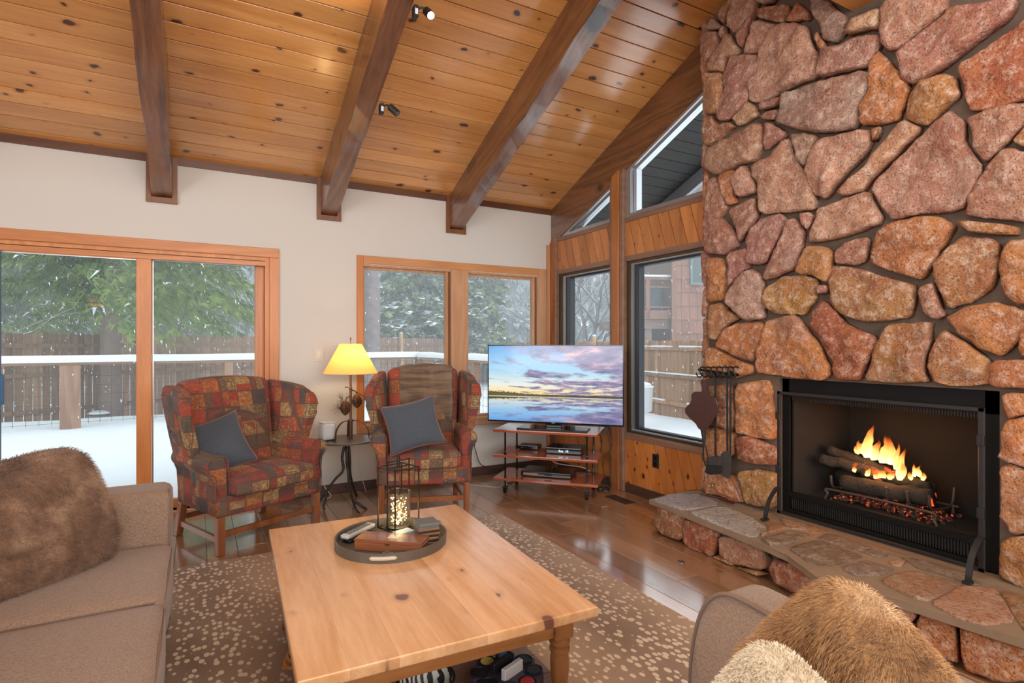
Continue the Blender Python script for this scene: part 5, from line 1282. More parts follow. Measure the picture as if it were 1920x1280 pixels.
remote('glasses_case', 'glossy black oval case lying in front of the wooden box on the tray', (712, 1036), (764, 1034), .05, .028, M['gloss'], False, 'case')
cp = at_z(757, 1001, TB); o = mesh_obj('playing_card_pack', bbox_((0, 0, .008), (.09, .06, .016), .002, 1), plain('pale_blue_card', (.42, .52, .62), .4), None, loc=(cp.x, cp.y, TB), rz=.3); tag(o, 'pale blue pack of playing cards behind the wooden box', 'cards')
# chip carousel, leather straps and small bowl on the shelf
SZ = .1255
cq = at_z(950, 1266, SZ+.06)
ca = thing('poker_chip_carousel', 'dark purple poker chip carousel on the coffee table shelf', 'game set', (cq.x, cq.y, SZ), R(20)); pm_ = plain('dark_purple_plastic', (.055, .04, .065), .3)
bm = B(); pts = []
for k in range(8):
    a = pi/4*k
    for d, r in ((-.30, .125), (-.18, .135), (.18, .135), (.30, .125), (.39, .10)): pts.append((r*cos(a+d), r*sin(a+d)))
prism(bm, pts, 2, 0, .075); mesh_obj('carousel_body', bm, pm_, ca)
cols = [(.05, .25, .75), (.75, .6, .12), None, None, None, (.5, .02, .02), None, None]
for k in range(8):
    a = pi/4*k+R(45); bm = B(); lathe(bm, [(.026, .0), (.026, .0765), (.030, .0765), (.031, .08), (.034, .08), (.034, 0)], n=20, cap=False); w_ = mesh_obj('chip_well', bm, M['black'], ca, loc=(.098*cos(a), .098*sin(a), 0)); 
    bm = B(); lathe(bm, [(.025, .0752), (.025, .0785)], n=20); mesh_obj('chips', bm, plain('chip_%d' % k, cols[k], .4) if cols[k] else M['black'], w_)
for k, s in enumerate((-1, 1)):
    bm = bbox_((0, s*.027, .083), (.10, .022, .06), .003, 1); mesh_obj('card_deck', bm, plain('card_white', (.7, .68, .66), .5) if k == 0 else M['black'], ca)
p = at_z(560, 1250, SZ+.02)
st_ = thing('leather_strap', 'coil of orange brown leather strap on the left of the lower shelf', 'strap', (.372, 2.36, SZ)); 
for k in range(3):
    bm = B(); r = .055-.009*k; tube(bm, [(r*1.3*cos(t), r*.9*sin(t)+.01*k, .012+.018*k+.006*sin(3*t)) for t in [i*pi/12 for i in range(25)]], .0085, 8); mesh_obj('strap_loop', bm, plain('tan_leather', (.42, .17, .04), .45) if k == 0 else bpy.data.materials['tan_leather'], st_)
p = at_z(757, 1285, SZ+.05); bo = thing('zebra_basket', 'small black and white patterned basket on the lower shelf', 'basket', (.70, 1.86, SZ)); bm = B(); lathe(bm, [(.05, 0), (.09, .05), (.10, .10), (.094, .10), (.085, .05), (.045, .006)], n=30, cap=False)
t = NT('zebra'); wv = t.n('TexWave', {'Vector': t.coords(), 'Scale': 14, 'Distortion': 6}).outputs[0]; t.set(color=t.ramp(wv, [(.48, (.02, .02, .02)), (.52, (.75, .72, .66))]), rough=.6); mesh_obj('basket_body', bm, t.m, bo, smooth=True)
bm = B(); tube(bm, [(.098*cos(a), .098*sin(a), .10) for a in [i*pi/16 for i in range(33)]], .006, 6); mesh_obj('basket_rim', bm, M['black'], bo)

# ---- fabrics ----
def kilim():
    t = NT('kilim_upholstery'); v = t.coords(loc=(.03, .02, .05))
    vo = t.n('TexVoronoi', {'Vector': v, 'Scale': 8.6, 'Randomness': .10}, distance='CHEBYCHEV'); col = t.n('SeparateColor', {0: t.n('TexWhiteNoise', {'Vector': vo.outputs['Position']}).outputs['Color']})
    pal = [(.42, .05, .025), (.13, .095, .065), (.46, .14, .04), (.46, .29, .12), (.28, .04, .04), (.065, .07, .08), (.30, .17, .09), (.46, .07, .035)]
    pal2 = [(.42, .27, .11), (.30, .035, .02), (.05, .055, .06), (.18, .04, .03), (.42, .2, .07), (.36, .05, .03), (.06, .05, .05), (.40, .28, .13)]
    base = t.ramp(col.outputs[0], [(i/8, c) for i, c in enumerate(pal)], 'CONSTANT'); alt = t.ramp(col.outputs[1], [(i/8, c) for i, c in enumerate(pal2)], 'CONSTANT')
    d = t.math('MULTIPLY', vo.outputs['Distance'], 9.5/9.5); ringv = t.math('SINE', t.math('MULTIPLY', d, 38))
    small = t.n('TexVoronoi', {'Vector': v, 'Scale': 70, 'Randomness': .9}).outputs['Distance']
    sm = t.ramp(small, [(.30, 1), (.42, 0)]); c1 = t.mix(t.math('MULTIPLY', t.ramp(ringv, [(.45, 0), (.6, 1)]), t.ramp(col.outputs[2], [(.35, 0), (.36, .8)])), base, alt)
    c2 = t.mix(t.math('MULTIPLY', sm, t.ramp(col.outputs[2], [(.5, .8), (.51, .45)])), c1, alt)
    edge = t.ramp(d, [(.46, 0), (.475, .8)]); c3 = t.mix(edge, c2, (.09, .05, .04)); fade = t.noise(v, 60, 3); c3 = t.mix(t.ramp(t.noise(v, 45, 4, .7), [(.45, 0), (.52, .5)]), c3, (.10, .05, .035)); c3 = t.mix(t.math('MULTIPLY', fade, .3), c3, (.22, .15, .115))
    t.set(color=c3, rough=.85, spec=.2, sheen=.06, normal=t.bump(t.noise(v, 420, 2), .35, .002)); return t.m
KL = kilim(); chl = wood('cherry_leg', (.32, .12, .05), (.2, .065, .025), None, axis=2, rough=.3, var=.03, coat=.2); navy = None
def cloth(name, c, c2, scale=350, sheen=.2, bs=.5):
    t = NT(name); v = t.coords(); a = t.noise(t.n('Mapping', {0: v, 3: (1, .3, 1)}).outputs[0], scale, 2); b = t.noise(t.n('Mapping', {0: v, 3: (.3, 1, .3)}).outputs[0], scale, 2); w = t.math('MULTIPLY', t.math('ADD', a, b), .5)
    big = t.noise(v, 5, 3); t.set(color=t.mix(t.ramp(w, [(.36, 0), (.64, 1)]), c, c2), rough=.9, spec=.15, sheen=sheen, normal=t.bump(t.math('ADD', w, t.math('MULTIPLY', big, .3)), bs, .003)); return t.m
navym = cloth('slate_blue_cotton', (.055, .065, .085), (.095, .11, .135), 500, .3, .2); pip = plain('rust_piping', (.22, .06, .035), .7)
def wing_chair(label, loc, rz, grp):
    t = thing('wing_chair', label, 'armchair', loc, rz, grp)
    tap = lambda w, p: Vector((w.x*(1-.10*(w.y+.3)/.6), w.y, w.z))
    bm = rounded((.375, .315, .075), .03, 8, tap); mesh_obj('seat_rail', bm, KL, t, smooth=True, loc=None); 
    for v in t.children[0].data.vertices: v.co.z += .325
    def cf(w, p): return Vector((w.x*(1-.05*(w.y+.3)/.5), w.y-.03*(1-p.x**2)*(1 if p.y < 0 else 0), w.z+.028*(1-p.x**2)*(1-p.y**2)*(1 if p.z > 0 else -.2)))
    bm = rounded((.305, .285, .062), .035, 12, cf, c=(0, -.085, .452)); mesh_obj('seat_cushion', bm, KL, t, smooth=True)
    # back: tilted, crowned, padded
    def bf(w, p):
        z = w.z+ (.035*(1-p.x**2) if p.z > 0 else 0); y = w.y-(.045*(1-p.x**2)*(1-p.z**2) if p.y < 0 else 0)
        if p.y < 0: y += .022*math.exp(-((z+.10)/.025)**2)*(1-p.x**4)
        return Vector((w.x*(1+.05*p.z), y+.20*(z+.33)*.9, z))
    bm = rounded((.315, .075, .345), .05, 14, bf, c=(0, .20, .80)); mesh_obj('backrest', bm, KL, t, smooth=True)
    for s in (-1, 1):
        prof = [(.30, .27), (.385, .27), (.392, .40), (.382, .52)]; cx, cz, r = .372, .612, .066
        prof += [(cx+r*cos(R(a)), cz+r*sin(R(a))) for a in range(-50, 215, 15)]; prof += [(.302, .55)]
        bm = B(); v0 = prism(bm, [(s*a, b) for a, b in prof], 1, -.295, .25)
        for v in v0:
            if v.co.y < 0: v.co.z += 0; 
            else: v.co.x -= s*.035
        caps = [e for e in bm.edges if abs(e.verts[0].co.y-e.verts[1].co.y) < 1e-5]; bmesh.ops.bevel(bm, geom=caps, offset=.016, segments=3, profile=.6, affect='EDGES')
        mesh_obj('arm', bm, KL, t, smooth=True)
        bm = B(); tube(bm, [Vector((s*a, -.297, b)) for a, b in prof]+[Vector((s*prof[0][0], -.297, prof[0][1]))], .0045, 6); mesh_obj('welt', bm, KL, t.children[-1], smooth=True)
        wp = smoothpath([(.30, .56, 0), (.10, .585, 0), (-.06, .62, 0), (-.085, .70, 0), (-.10, .80, 0), (-.115, .90, 0), (-.09, 1.0, 0), (-.03, 1.07, 0), (.08, 1.10, 0), (.22, 1.12, 0), (.36, 1.12, 0), (.38, 1.0, 0), (.34, .75, 0)], 3)
        bm = B(); prism(bm, [(p.x, p.y) for p in wp], 0, -.033, .033); rim = [e for e in bm.edges if abs(e.verts[0].co.x-e.verts[1].co.x) < 1e-5]
        bmesh.ops.bevel(bm, geom=rim, offset=.024, segments=4, profile=.55, affect='EDGES')
        for v in bm.verts:
            fl_ = max(0, (.25-v.co.y))*.22+max(0, v.co.z-.62)*.10; roll = .035*max(0, (-.02-v.co.y)/.09)*max(0, min(1, (v.co.z-.62)/.3)); v.co.x = s*(.325+fl_+roll)+v.co.x
        mesh_obj('wing', bm, KL, t, smooth=True)
    for sx, sy in ((-1, -1), (1, -1), (-1, 1), (1, 1)):
        bm = B(); x0, y0 = (.352, -.283) if sy < 0 else (.31, .275); y1_ = y0 if sy < 0 else y0+.07
        vs = box(bm, (0, 0, .13), (.05, .05, .26)); 
        for v in vs:
            if v.co.z < .1: v.co.y += y1_-y0; v.co.x *= .9
        bmesh.ops.translate(bm, verts=bm.verts, vec=(sx*x0, y0, 0)); bevel(bm, .004, 1); mesh_obj('leg', bm, chl, t)
    for s in (-1, 1): bm = B(); a, b = Vector((s*.352, -.26, .10)), Vector((s*.31, .31, .10)); d = b-a; box(bm, (a+b)/2, (.02, d.length, .038), Matrix.Rotation(atan2(-d.x, d.y), 3, 'Z')); mesh_obj('side_stretcher', bm, chl, t)
    bm = B(); box(bm, (0, -.283, .10), (.66, .02, .04)) if False else box(bm, (0, -.283, .135), (.66, .02, .04)); mesh_obj('front_stretcher', bm, chl, t); bm = B(); box(bm, (0, .335, .135), (.58, .02, .04)); mesh_obj('rear_stretcher', bm, chl, t)
    return t
c1_ = Vector((.33, 4.60, 0)); w1_ = wing_chair('red kilim patterned wing chair in front of the sliding glass door', c1_, R(27), 'pair of kilim wing chairs')
w1_.scale = (1.06, 1.03, .975)
c2_ = Vector((1.70, 4.575, 0)); w2_ = copy_tree(w1_); w2_.location = c2_; w2_.rotation_euler.z = R(-19); w2_.scale = (.97, 1, 1.02); w2_['label'] = 'red kilim patterned wing chair with a knitted throw beside the television cart'
def cushion_thing(nm, label, cat, loc, eul, w, h, t_, m, pipm=None, grp=None, fur=None, seed=0, n=22):
    t = thing(nm, label, cat, loc, 0, grp); t.rotation_euler = eul
    bm = pillow_bm(w, h, t_, n=n, seed=seed, sag=.05 if fur else .12, rnd_=.22 if fur else 0); o = mesh_obj('cushion_body', bm, m, t, smooth=True)
    if pipm:
        bm = B(); pts = []
        for k in range(4):
            for j in range(12):
                a = -1+2*j/12; x, z = [(a, -1), (1, a), (-a, 1), (-1, -a)][k]; pts.append(Vector((x*w/2*(1-.12*(1-z*z)*x*x), 0, z*h/2*(1-.12*(1-x*x)*z*z))))
        pts.append(pts[0]); tube(bm, pts, .0045, 6); mesh_obj('piping', bm, pipm, t, smooth=True)
    return t, o
cushion_thing('blue_cushion', 'slate blue square cushion with rust piping on the chair before the sliding door', 'cushion', at_d(404, 836, 4.02), Euler((R(-28), R(-15), R(15))), .46, .43, .17, navym, pip, 'pair of slate blue cushions', seed=1)
cushion_thing('blue_cushion', 'slate blue square cushion on the chair under the knitted throw', 'cushion', at_d(774, 796, 4.50), Euler((R(-25), R(-12), R(-14))), .45, .42, .16, navym, pip, 'pair of slate blue cushions', seed=4)
# knitted throw over the back of the second chair
def throw():
    t = thing('knitted_throw', 'brown striped knitted throw with fringe draped over the wing chair back', 'throw blanket', c2_, R(-19))
    path = smoothpath([(.20, .70, 0), (.185, .80, 0), (.185, .92, 0), (.205, 1.04, 0), (.235, 1.135, 0), (.275, 1.195, 0), (.335, 1.20, 0), (.385, 1.14, 0), (.43, .98, 0), (.425, .80, 0)], 4); bm = B(); rows = []
    for i, p in enumerate(path):
        row = []; n = 26
        for j in range(n+1):
            a = -1+2*j/n; x = .03+a*.235+.012*noise.noise(Vector((i*.2, a*2, 0))); wv = .012*noise.noise(Vector((a*5, i*.12, 3)))+.008*sin(a*9+i*.1)
            yy = p.x-.015-.028*(1-a*a)*(1 if i < 18 else -1)+wv*(-1 if i < 18 else 1); zz = p.y-.012+.02*(1-a*a)+(.10*a*a if i < 3 else 0)*0-(.07*(a+.4) if i < 8 else 0)*(8-i)/8
            row.append(bm.verts.new((x, yy, zz+wv*.5)))
        rows.append(row)
    for a, b in zip(rows, rows[1:]):
        for j in range(26): bm.faces.new((a[j], a[j+1], b[j+1], b[j]))
    tt = NT('striped_knit'); v = tt.coords(); zz = tt.n('SeparateXYZ', {0: v}).outputs[2]; st = tt.math('SINE', tt.math('MULTIPLY', zz, 46)); kn_ = tt.n('TexWave', {'Vector': v, 'Scale': 70, 'Distortion': 3}).outputs[0]
    tt.set(color=tt.mix(tt.ramp(tt.noise(tt.n('Mapping', {0: v, 3: (1, 1, 9)}).outputs[0], 3.2, 2), [(.4, 0), (.6, 1)]), (.32, .20, .11), (.15, .085, .05)), rough=1, sheen=.3, normal=tt.bump(kn_, .8, .006))
    bmesh.ops.recalc_face_normals(bm, faces=bm.faces); ends = [v.co.copy() for v in rows[0]]
    o = mesh_obj('throw_cloth', bm, tt.m, t, smooth=True); md = o.modifiers.new('thick', 'SOLIDIFY'); md.thickness = .012; md.offset = 0
    bm = B(); rn = random.Random(2)
    for k in range(150):
        a = rn.random()*25.9; i = int(a); p = ends[i].lerp(ends[i+1], a-i); q = p+Vector((rn.uniform(-.012, .012), -.004-.01*rn.random(), -.035-.02*rn.random())); tube(bm, [p, (p+q)/2+Vector((0, -.004, 0)), q], .0018, 4)
    tag(mesh_obj('fringe', bm, plain('throw_fringe', (.42, .28, .16), 1), t), kind='stuff')
throw()
# ---- side table with twig legs, lamp, speaker ----
sc0 = Vector((1.135, 4.975, 0)); tw = plain('hammered_bronze', (.055, .042, .034), .42, metal=.6, bump=.5, bscale=60)
sd = thing('side_table', 'round dark metal side table on branching twig legs between the wing chairs', 'table', sc0)
bm = B(); lathe(bm, [(.0001, .545), (.23, .545), (.256, .55), (.258, .563), (.25, .566), (.0001, .566)], n=48, cap=False); mesh_obj('table_top', bm, plain('slate_metal_top', (.14, .125, .115), .35, metal=.4), sd)
for pts in ([(0, 0, .545), (-.035, .0, .42), (-.03, -.01, .30), (-.10, .0, .22), (-.2, .02, .08), (-.25, .03, .0)], [(.01, 0, .545), (.0, -.02, .40), (.01, -.03, .28), (.0, -.12, .16), (.01, -.26, .04), (.03, -.33, .0)], [(.02, .01, .545), (.03, .0, .38), (.04, .03, .26), (.08, .10, .13), (.14, .20, .0)], [(.01, -.22, .09), (.06, -.25, .04), (.11, -.26, .0)], [(-.16, .01, .12), (-.2, -.05, .03), (-.2, -.07, .0)]):
    bm = B(); p = smoothpath(pts, 6); tube(bm, p, [.013*(1-.25*i/len(p))*(1+.2*noise.noise(Vector((i*.7, pts[-1][0]*9, 0)))) for i in range(len(p))], 8); mesh_obj('leg', bm, tw, sd, smooth=True)
LPp = Vector((1.168, 4.955, .566)); lp = thing('table_lamp', 'bronze table lamp with pinecones and a glowing cream cone shade', 'lamp', LPp)
brz = plain('copper_bronze', (.20, .085, .04), .35, metal=.6); brd = plain('dark_bronze_pole', (.10, .045, .028), .4, metal=.6)
bm = B(); lathe(bm, [(.017, .0), (.017, .165)], n=14); mesh_obj('lamp_base', bm, brd, lp); bm = B(); lathe(bm, [(.011, .165), (.011, .43), (.014, .435), (.014, .45), (.010, .455), (.010, .64)], n=14); mesh_obj('pole', bm, brz, lp)
bm = B(); lathe(bm, [(.026, .158), (.028, .163), (.026, .17), (.011, .172)], n=20); mesh_obj('collar', bm, brd, lp)
for a in (205, 330, 85):
    d = Vector((cos(R(a)), sin(R(a)), 0)); bm = B(); pts = smoothpath([d*.02+Vector((0, 0, .163)), d*.09+Vector((0, 0, .155)), d*.145+Vector((0, 0, .10)), d*.16+Vector((0, 0, .03)), d*.165+Vector((0, 0, .006)), d*.185+Vector((0, 0, .005))], 5)
    for p, q in zip(pts, pts[1:]): dd = q-p; box(bm, (p+q)/2, (.018, .005, dd.length*1.2), (Matrix.Rotation(R(a)+pi/2, 3, 'Z').to_4x4().to_3x3() if abs(dd.normalized().z) > 9 else (lambda z_, x_: Matrix((x_, z_.cross(x_), z_)).transposed())(dd.normalized(), Vector((-d.y, d.x, 0)))))
    mesh_obj('foot', bm, brd, lp)
def cone_(name, c, L, r):
    bm = B(); n = 18; prof = 16; rings = []
    for i in range(prof+1):
        t = i/prof; rr = r*sin(pi*(t*.86+.10))**.8; ring = []
        for k in range(n): a = 2*pi*k/n; b = 1+.18*sin(a*6+(i % 2)*pi)*(1 if 0 < i < prof else 0); ring.append(bm.verts.new((rr*b*cos(a), rr*b*sin(a), -L*t)))
        rings.append(ring)
    for a, b in zip(rings, rings[1:]):
        for k in range(n): bm.faces.new((a[k], a[(k+1) % n], b[(k+1) % n], b[k]))
    bm.faces.new(rings[0]); bm.faces.new(rings[-1]); return mesh_obj(name, bm, plain('pinecone_bronze', (.13, .06, .03), .5, metal=.4) if 'pinecone_bronze' not in bpy.data.materials else bpy.data.materials['pinecone_bronze'], lp, loc=c)
rt = Vector((RT.x, RT.y, 0))
for nm_, dx, dz, L in (('pinecone', -.052, .335, .125), ('pinecone', .050, .39, .115)):
    o = cone_(nm_, rt*dx+Vector((0, -.02, dz)), L, .042)
    bm = B(); tube(bm, smoothpath([rt*dx*0+Vector((0, -.01, dz+.03)), rt*dx*.6+Vector((0, -.02, dz+.035)), rt*dx+Vector((0, -.02, dz))], 5), .004, 6); mesh_obj('twig', bm, brd, lp)
bm = B(); tube(bm, smoothpath([rt*-.055+Vector((0, -.015, .455)), rt*-.02+Vector((0, -.02, .452)), rt*.03+Vector((0, -.02, .42)), rt*.07+Vector((0, -.02, .40)), rt*.11+Vector((0, -.02, .375))], 5), .004, 6); mesh_obj('twig', bm, brd, lp)
rn = random.Random(4)
for (dx, dz) in ((-.075, .345), (-.095, .265), (.115, .36)):
    bm = B(); c = rt*dx+Vector((0, -.02, dz)); sg = -1 if dx < 0 else 1
    for k in range(26): q = c+(rt*sg*rn.uniform(.0, 1)+Vector((rn.uniform(-.3, .3), rn.uniform(-.4, .4), rn.uniform(-.9, .9)))).normalized()*rn.uniform(.05, .085); tube(bm, [c, q], [.0014, .0005], 4)
    tag(mesh_obj('needle_spray', bm, plain('verdigris_needle', (.10, .10, .08), .5, metal=.3) if 'verdigris_needle' not in bpy.data.materials else bpy.data.materials['verdigris_needle'], lp), kind='stuff')
def shadem():
    t = NT('lit_lampshade'); t.t.nodes.remove(t.b); tl_ = t.n('BsdfTranslucent', {0: (.95, .62, .20, 1)}).outputs[0]; df = t.n('BsdfDiffuse', {0: (.80, .58, .28, 1)}).outputs[0]
    ms = t.n('MixShader', {0: .4}); t.t.links.new(tl_, ms.inputs[1]); t.t.links.new(df, ms.inputs[2])
    z = t.n('SeparateXYZ', {0: t.n('TexCoord').outputs['Generated']}).outputs[2]
    em = t.n('Emission', {0: (1, .50, .09, 1), 1: .22}).outputs[0]; ad = t.n('AddShader'); t.t.links.new(ms.outputs[0], ad.inputs[0]); t.t.links.new(em, ad.inputs[1]); t.t.links.new(ad.outputs[0], t.out.inputs[0]); return t.m
bm = B(); lathe(bm, [(.232, .575), (.092, .832)], n=48, cap=False); mesh_obj('lamp_shade', bm, shadem(), lp, smooth=True)
bm = B(); tube(bm, [(.232*cos(a), .232*sin(a), .575) for a in [i*pi/24 for i in range(49)]], .003, 6); mesh_obj('shade_rim', bm, plain('cream_rim', (.7, .5, .25), .7), lp)
bm = B(); lathe(bm, [(.003, .64), (.003, .86), (.007, .865), (.006, .88), (.001, .892)], n=10); mesh_obj('finial', bm, brz, lp)
pl = bpy.data.lights.new('lamp_bulb', 'POINT'); pl.energy = 3.6; pl.color = (1, .66, .30); pl.shadow_soft_size = .035; o = bpy.data.objects.new('lamp_bulb', pl); o.location = LPp+Vector((.02, -.02, .70)); COL.objects.link(o)
sp = at_z(614, 826, .567); s_ = thing('smart_speaker', 'white rounded smart speaker on the side table left of the lamp', 'speaker', (sp.x, sp.y+.03, .5665), R(15))
bm = rounded((.062, .058, .077), .03, 8); mesh_obj('speaker_body', bm, plain('white_mesh', (.60, .60, .60), .6, bump=.5, bscale=300), s_, smooth=True, loc=(0, 0, .081)); bm = rounded((.058, .054, .004), .003, 4); mesh_obj('speaker_top', bm, plain('white_gloss', (.72, .72, .72), .3), s_, loc=(0, 0, .158)); bm = rounded((.052, .05, .004), .003, 4); mesh_obj('speaker_foot', bm, M['black'], s_, loc=(0, 0, .004))
# ---- television and cart ----
CR_ = R(-47); CC = Vector((2.913, 4.447, 0)); cart = thing('television_cart', 'three tier cherry wood and black metal television cart on casters', 'cart', CC, CR_)
chy = wood('cherry_shelf', (.42, .10, .035), (.30, .06, .02), None, axis=0, rough=.14, var=.02, coat=.7, coatr=.06); SHZ = [.60, .366, .150]
for z_ in SHZ: mesh_obj('shelf', bbox_((0, 0, z_-.012), (.98, .46, .024), .005, 2), chy, cart)
for sx in (-1, 1):
    for sy in (-1, 1):
        x, y = sx*.385, sy*.185; bm = B(); lathe(bm, [(.008, .06), (.008, .14), (.014, .15), (.009, .165), (.009, .34), (.014, .345), (.014, .385), (.009, .395), (.009, .57), (.013, .58)], (x, y, 0), 12); lg = mesh_obj('post', bm, M['gloss'], cart)
        bm = B(); g = bmesh.ops.create_cone(bm, cap_ends=True, segments=20, radius1=.028, radius2=.028, depth=.022); bmesh.ops.rotate(bm, verts=bm.verts, matrix=Matrix.Rotation(pi/2, 3, 'Y')); bmesh.ops.translate(bm, verts=bm.verts, vec=(x+.0, y, .0285)); mesh_obj('caster', bm, M['gloss'], lg)
        bm = B(); box(bm, (x, y, .05), (.04, .03, .03)); mesh_obj('caster_fork', bm, M['black'], lg)
TVC = Vector((2.905, 4.375, 0)); tv = thing('television', 'large flat television showing a sunset lake on the cherry wood cart', 'television', TVC, CR_)
TW, TH, TZ0 = 1.30, .735, .652
mesh_obj('tv_case', bbox_((0, .02, TZ0+TH/2), (TW, .045, TH), .006, 2), plain('dark_grey_plastic', (.02, .02, .023), .35), tv)
def screenm():
    t = NT('lake_screen'); g = t.n('TexCoord').outputs['Object']; s = t.n('SeparateXYZ', {0: t.n('Mapping', {0: g, 3: (1/TW, 1, 1/TH)}).outputs[0]}); u, v = s.outputs[0], t.math('ADD', s.outputs[2], .5)
    H = .345; dv = t.math('SUBTRACT', v, H); ad = t.math('ABSOLUTE', dv); water = t.math('LESS_THAN', dv, 0.0)
    ripple = t.math('MULTIPLY', t.math('MULTIPLY', t.math('SUBTRACT', t.noise(t.n('CombineXYZ', {0: t.math('MULTIPLY', u, 6), 1: t.math('MULTIPLY', v, 70)}).outputs[0], 1.0, 3), .5), water), .09)
    hh_ = t.math('ADD', t.math('MULTIPLY', ad, t.math('ADD', 1.0, t.math('MULTIPLY', water, .75))), ripple)
    sky = t.ramp(hh_, [(0, (.95, .62, .22)), (.07, (.95, .80, .45)), (.15, (.80, .86, .80)), (.32, (.42, .68, .86)), (.66, (.12, .38, .78))])
    persp = t.math('DIVIDE', 1.0, t.math('ADD', hh_, .12)); cv = t.n('CombineXYZ', {0: t.math('MULTIPLY', t.math('MULTIPLY', u, persp), 1.1), 1: t.math('MULTIPLY', persp, 1.0), 2: 2.2}).outputs[0]
    cl = t.noise(cv, 1.25, 6, .58, .3); bias = t.math('MULTIPLY', t.math('ADD', u, .02), .22); cm = t.ramp(t.math('ADD', cl, bias), [(.47, 0), (.57, 1)])
    cc = t.ramp(t.noise(cv, 3.0, 4, .6), [(.38, (.15, .16, .30)), (.56, (.34, .27, .42)), (.7, (.85, .55, .55))]); c = t.mix(cm, sky, cc)
    tn = t.math('ADD', .012, t.math('MULTIPLY', t.math('MULTIPLY', t.noise(t.n('CombineXYZ', {0: t.math('MULTIPLY', u, 60)}).outputs[0], 1, 3), .07), t.ramp(u, [(0, 1), (.001, .35)])))
    tn = t.math('ADD', .010, t.math('MULTIPLY', t.noise(t.n('CombineXYZ', {0: t.math('MULTIPLY', u, 60)}).outputs[0], 1, 3), t.ramp(t.math('ADD', u, .5), [(0, .085), (.2, .06), (.3, .025), (1, .02)])))
    tree_ = t.math('LESS_THAN', ad, tn); c = t.mix(t.math('MULTIPLY', tree_, .88), c, (.035, .04, .012)); c = t.mix(water, c, t.mix(1.0, c, (.72, .80, .92), 'MULTIPLY')); line = t.math('LESS_THAN', t.math('ABSOLUTE', t.math('ADD', dv, .012)), .006); c = t.mix(t.math('MULTIPLY', line, .7), c, (.85, .8, .72))
    t.set(color=(.01, .01, .01), rough=.1, emit=c, estr=.95, spec=.5); return t.m
bm = B(); mm(bm, (-TW/2+.009, -.0035, -TH/2+.012), (TW/2-.009, 0, TH/2-.009)); mesh_obj('screen', bm, screenm(), tv, loc=(0, -.0025, TZ0+TH/2))
bm = B(); frame_rect(bm, -TW/2, TW/2, -TH/2, TH/2, .009, -.008, .0, wb=.013); mesh_obj('bezel', bm, M['gloss'], tv, loc=(0, 0, TZ0+TH/2))
bm = B(); 
mesh_obj('stand_base', bbox_((0, -.0, .608), (.66, .22, .012), .0055, 3), M['gloss'], tv); mesh_obj('stand_neck', bbox_((0, .04, .64), (.16, .06, .06), .01, 2), M['gloss'], tv); bm.free()
mesh_obj('tv_badge', bbox_((0, -.0085, TZ0+.006), (.03, .002, .006), .0005, 1), plain('badge_silver', (.5, .5, .52), .3, metal=.8), tv)
def device(nm, label, fl_, fr_, zs, hgt, dep, extras):
    a, b = at_z(*fl_, zs), at_z(*fr_, zs); W_ = (b-a).length; c = (a+b)/2; back = Vector((-sin(CR_), cos(CR_), 0)); c = c+back*(dep/2); t = thing(nm, label, 'media player', (c.x, c.y, zs+.0005), CR_)
    mesh_obj('case', bbox_((0, 0, hgt/2+.004), (W_, dep, hgt), .006, 2), M['gloss'], t); 
    bm = B(); 
    for sx in (-1, 1):
        for sy in (-1, 1): bx2 = bbox_((sx*W_*.4, sy*dep*.35, .003), (.02, .02, .006), .001, 1); mesh_obj('rubber_foot', bx2, M['black'], t)
    bm.free()
    for (n_, x, y, w, h, m) in extras: mesh_obj(n_, bbox_((x*W_, -dep/2-.0005, hgt*y+.004), (w*W_, .002, h), .0004, 1), m, t)
    return t, W_, dep
led = NT('white_led'); led.set(color=(0, 0, 0), emit=(.8, .88, 1), estr=1.6)
device('media_box', 'small black media box at the left of the middle shelf', (973, 841.5), (1007, 845), SHZ[1], .036, .15, [('front_button', -.3, .5, .12, .006, plain('grey_plastic', (.12, .12, .13), .4)), ('status_light', .1, .9, .15, .003, plain('blue_light', (.05, .15, .5), .3))])
dv, W_, dp = device('cable_box', 'wide black cable box with a lit white display on the middle shelf', (1023.5, 850), (1090, 854), SHZ[1], .055, .24, [('front_button', -.42, .5, .05, .012, bpy.data.materials['grey_plastic'])])
def text(name, s, size, loc, rot, m, parent, ext=.0005):
    cu = bpy.data.curves.new(name, 'FONT'); cu.body = s; cu.size = size; cu.extrude = ext; cu.align_x = 'CENTER'; cu.align_y = 'CENTER'; cu.materials.append(m); oc = bpy.data.objects.new(name, cu); COL.objects.link(oc); dg = bpy.context.evaluated_depsgraph_get(); me = bpy.data.meshes.new_from_object(oc.evaluated_get(dg)); bpy.data.objects.remove(oc); o = bpy.data.objects.new(name, me); COL.objects.link(o); o.parent = parent; o.location = loc; o.rotation_euler = rot; return o
text('display_digits', 'Rec  10', .030, (0, -dp/2-.0015, .030), (pi/2, 0, 0), led.m, dv)
device('disc_player', 'long black disc player lying on the bottom shelf of the cart', (976, 892.5), (1071, 898.8), SHZ[2], .045, .26, [('front_panel', -.3, .5, .3, .02, plain('copper_print', (.35, .18, .12), .4)), ('display_window', .05, .5, .14, .014, M['black'])])
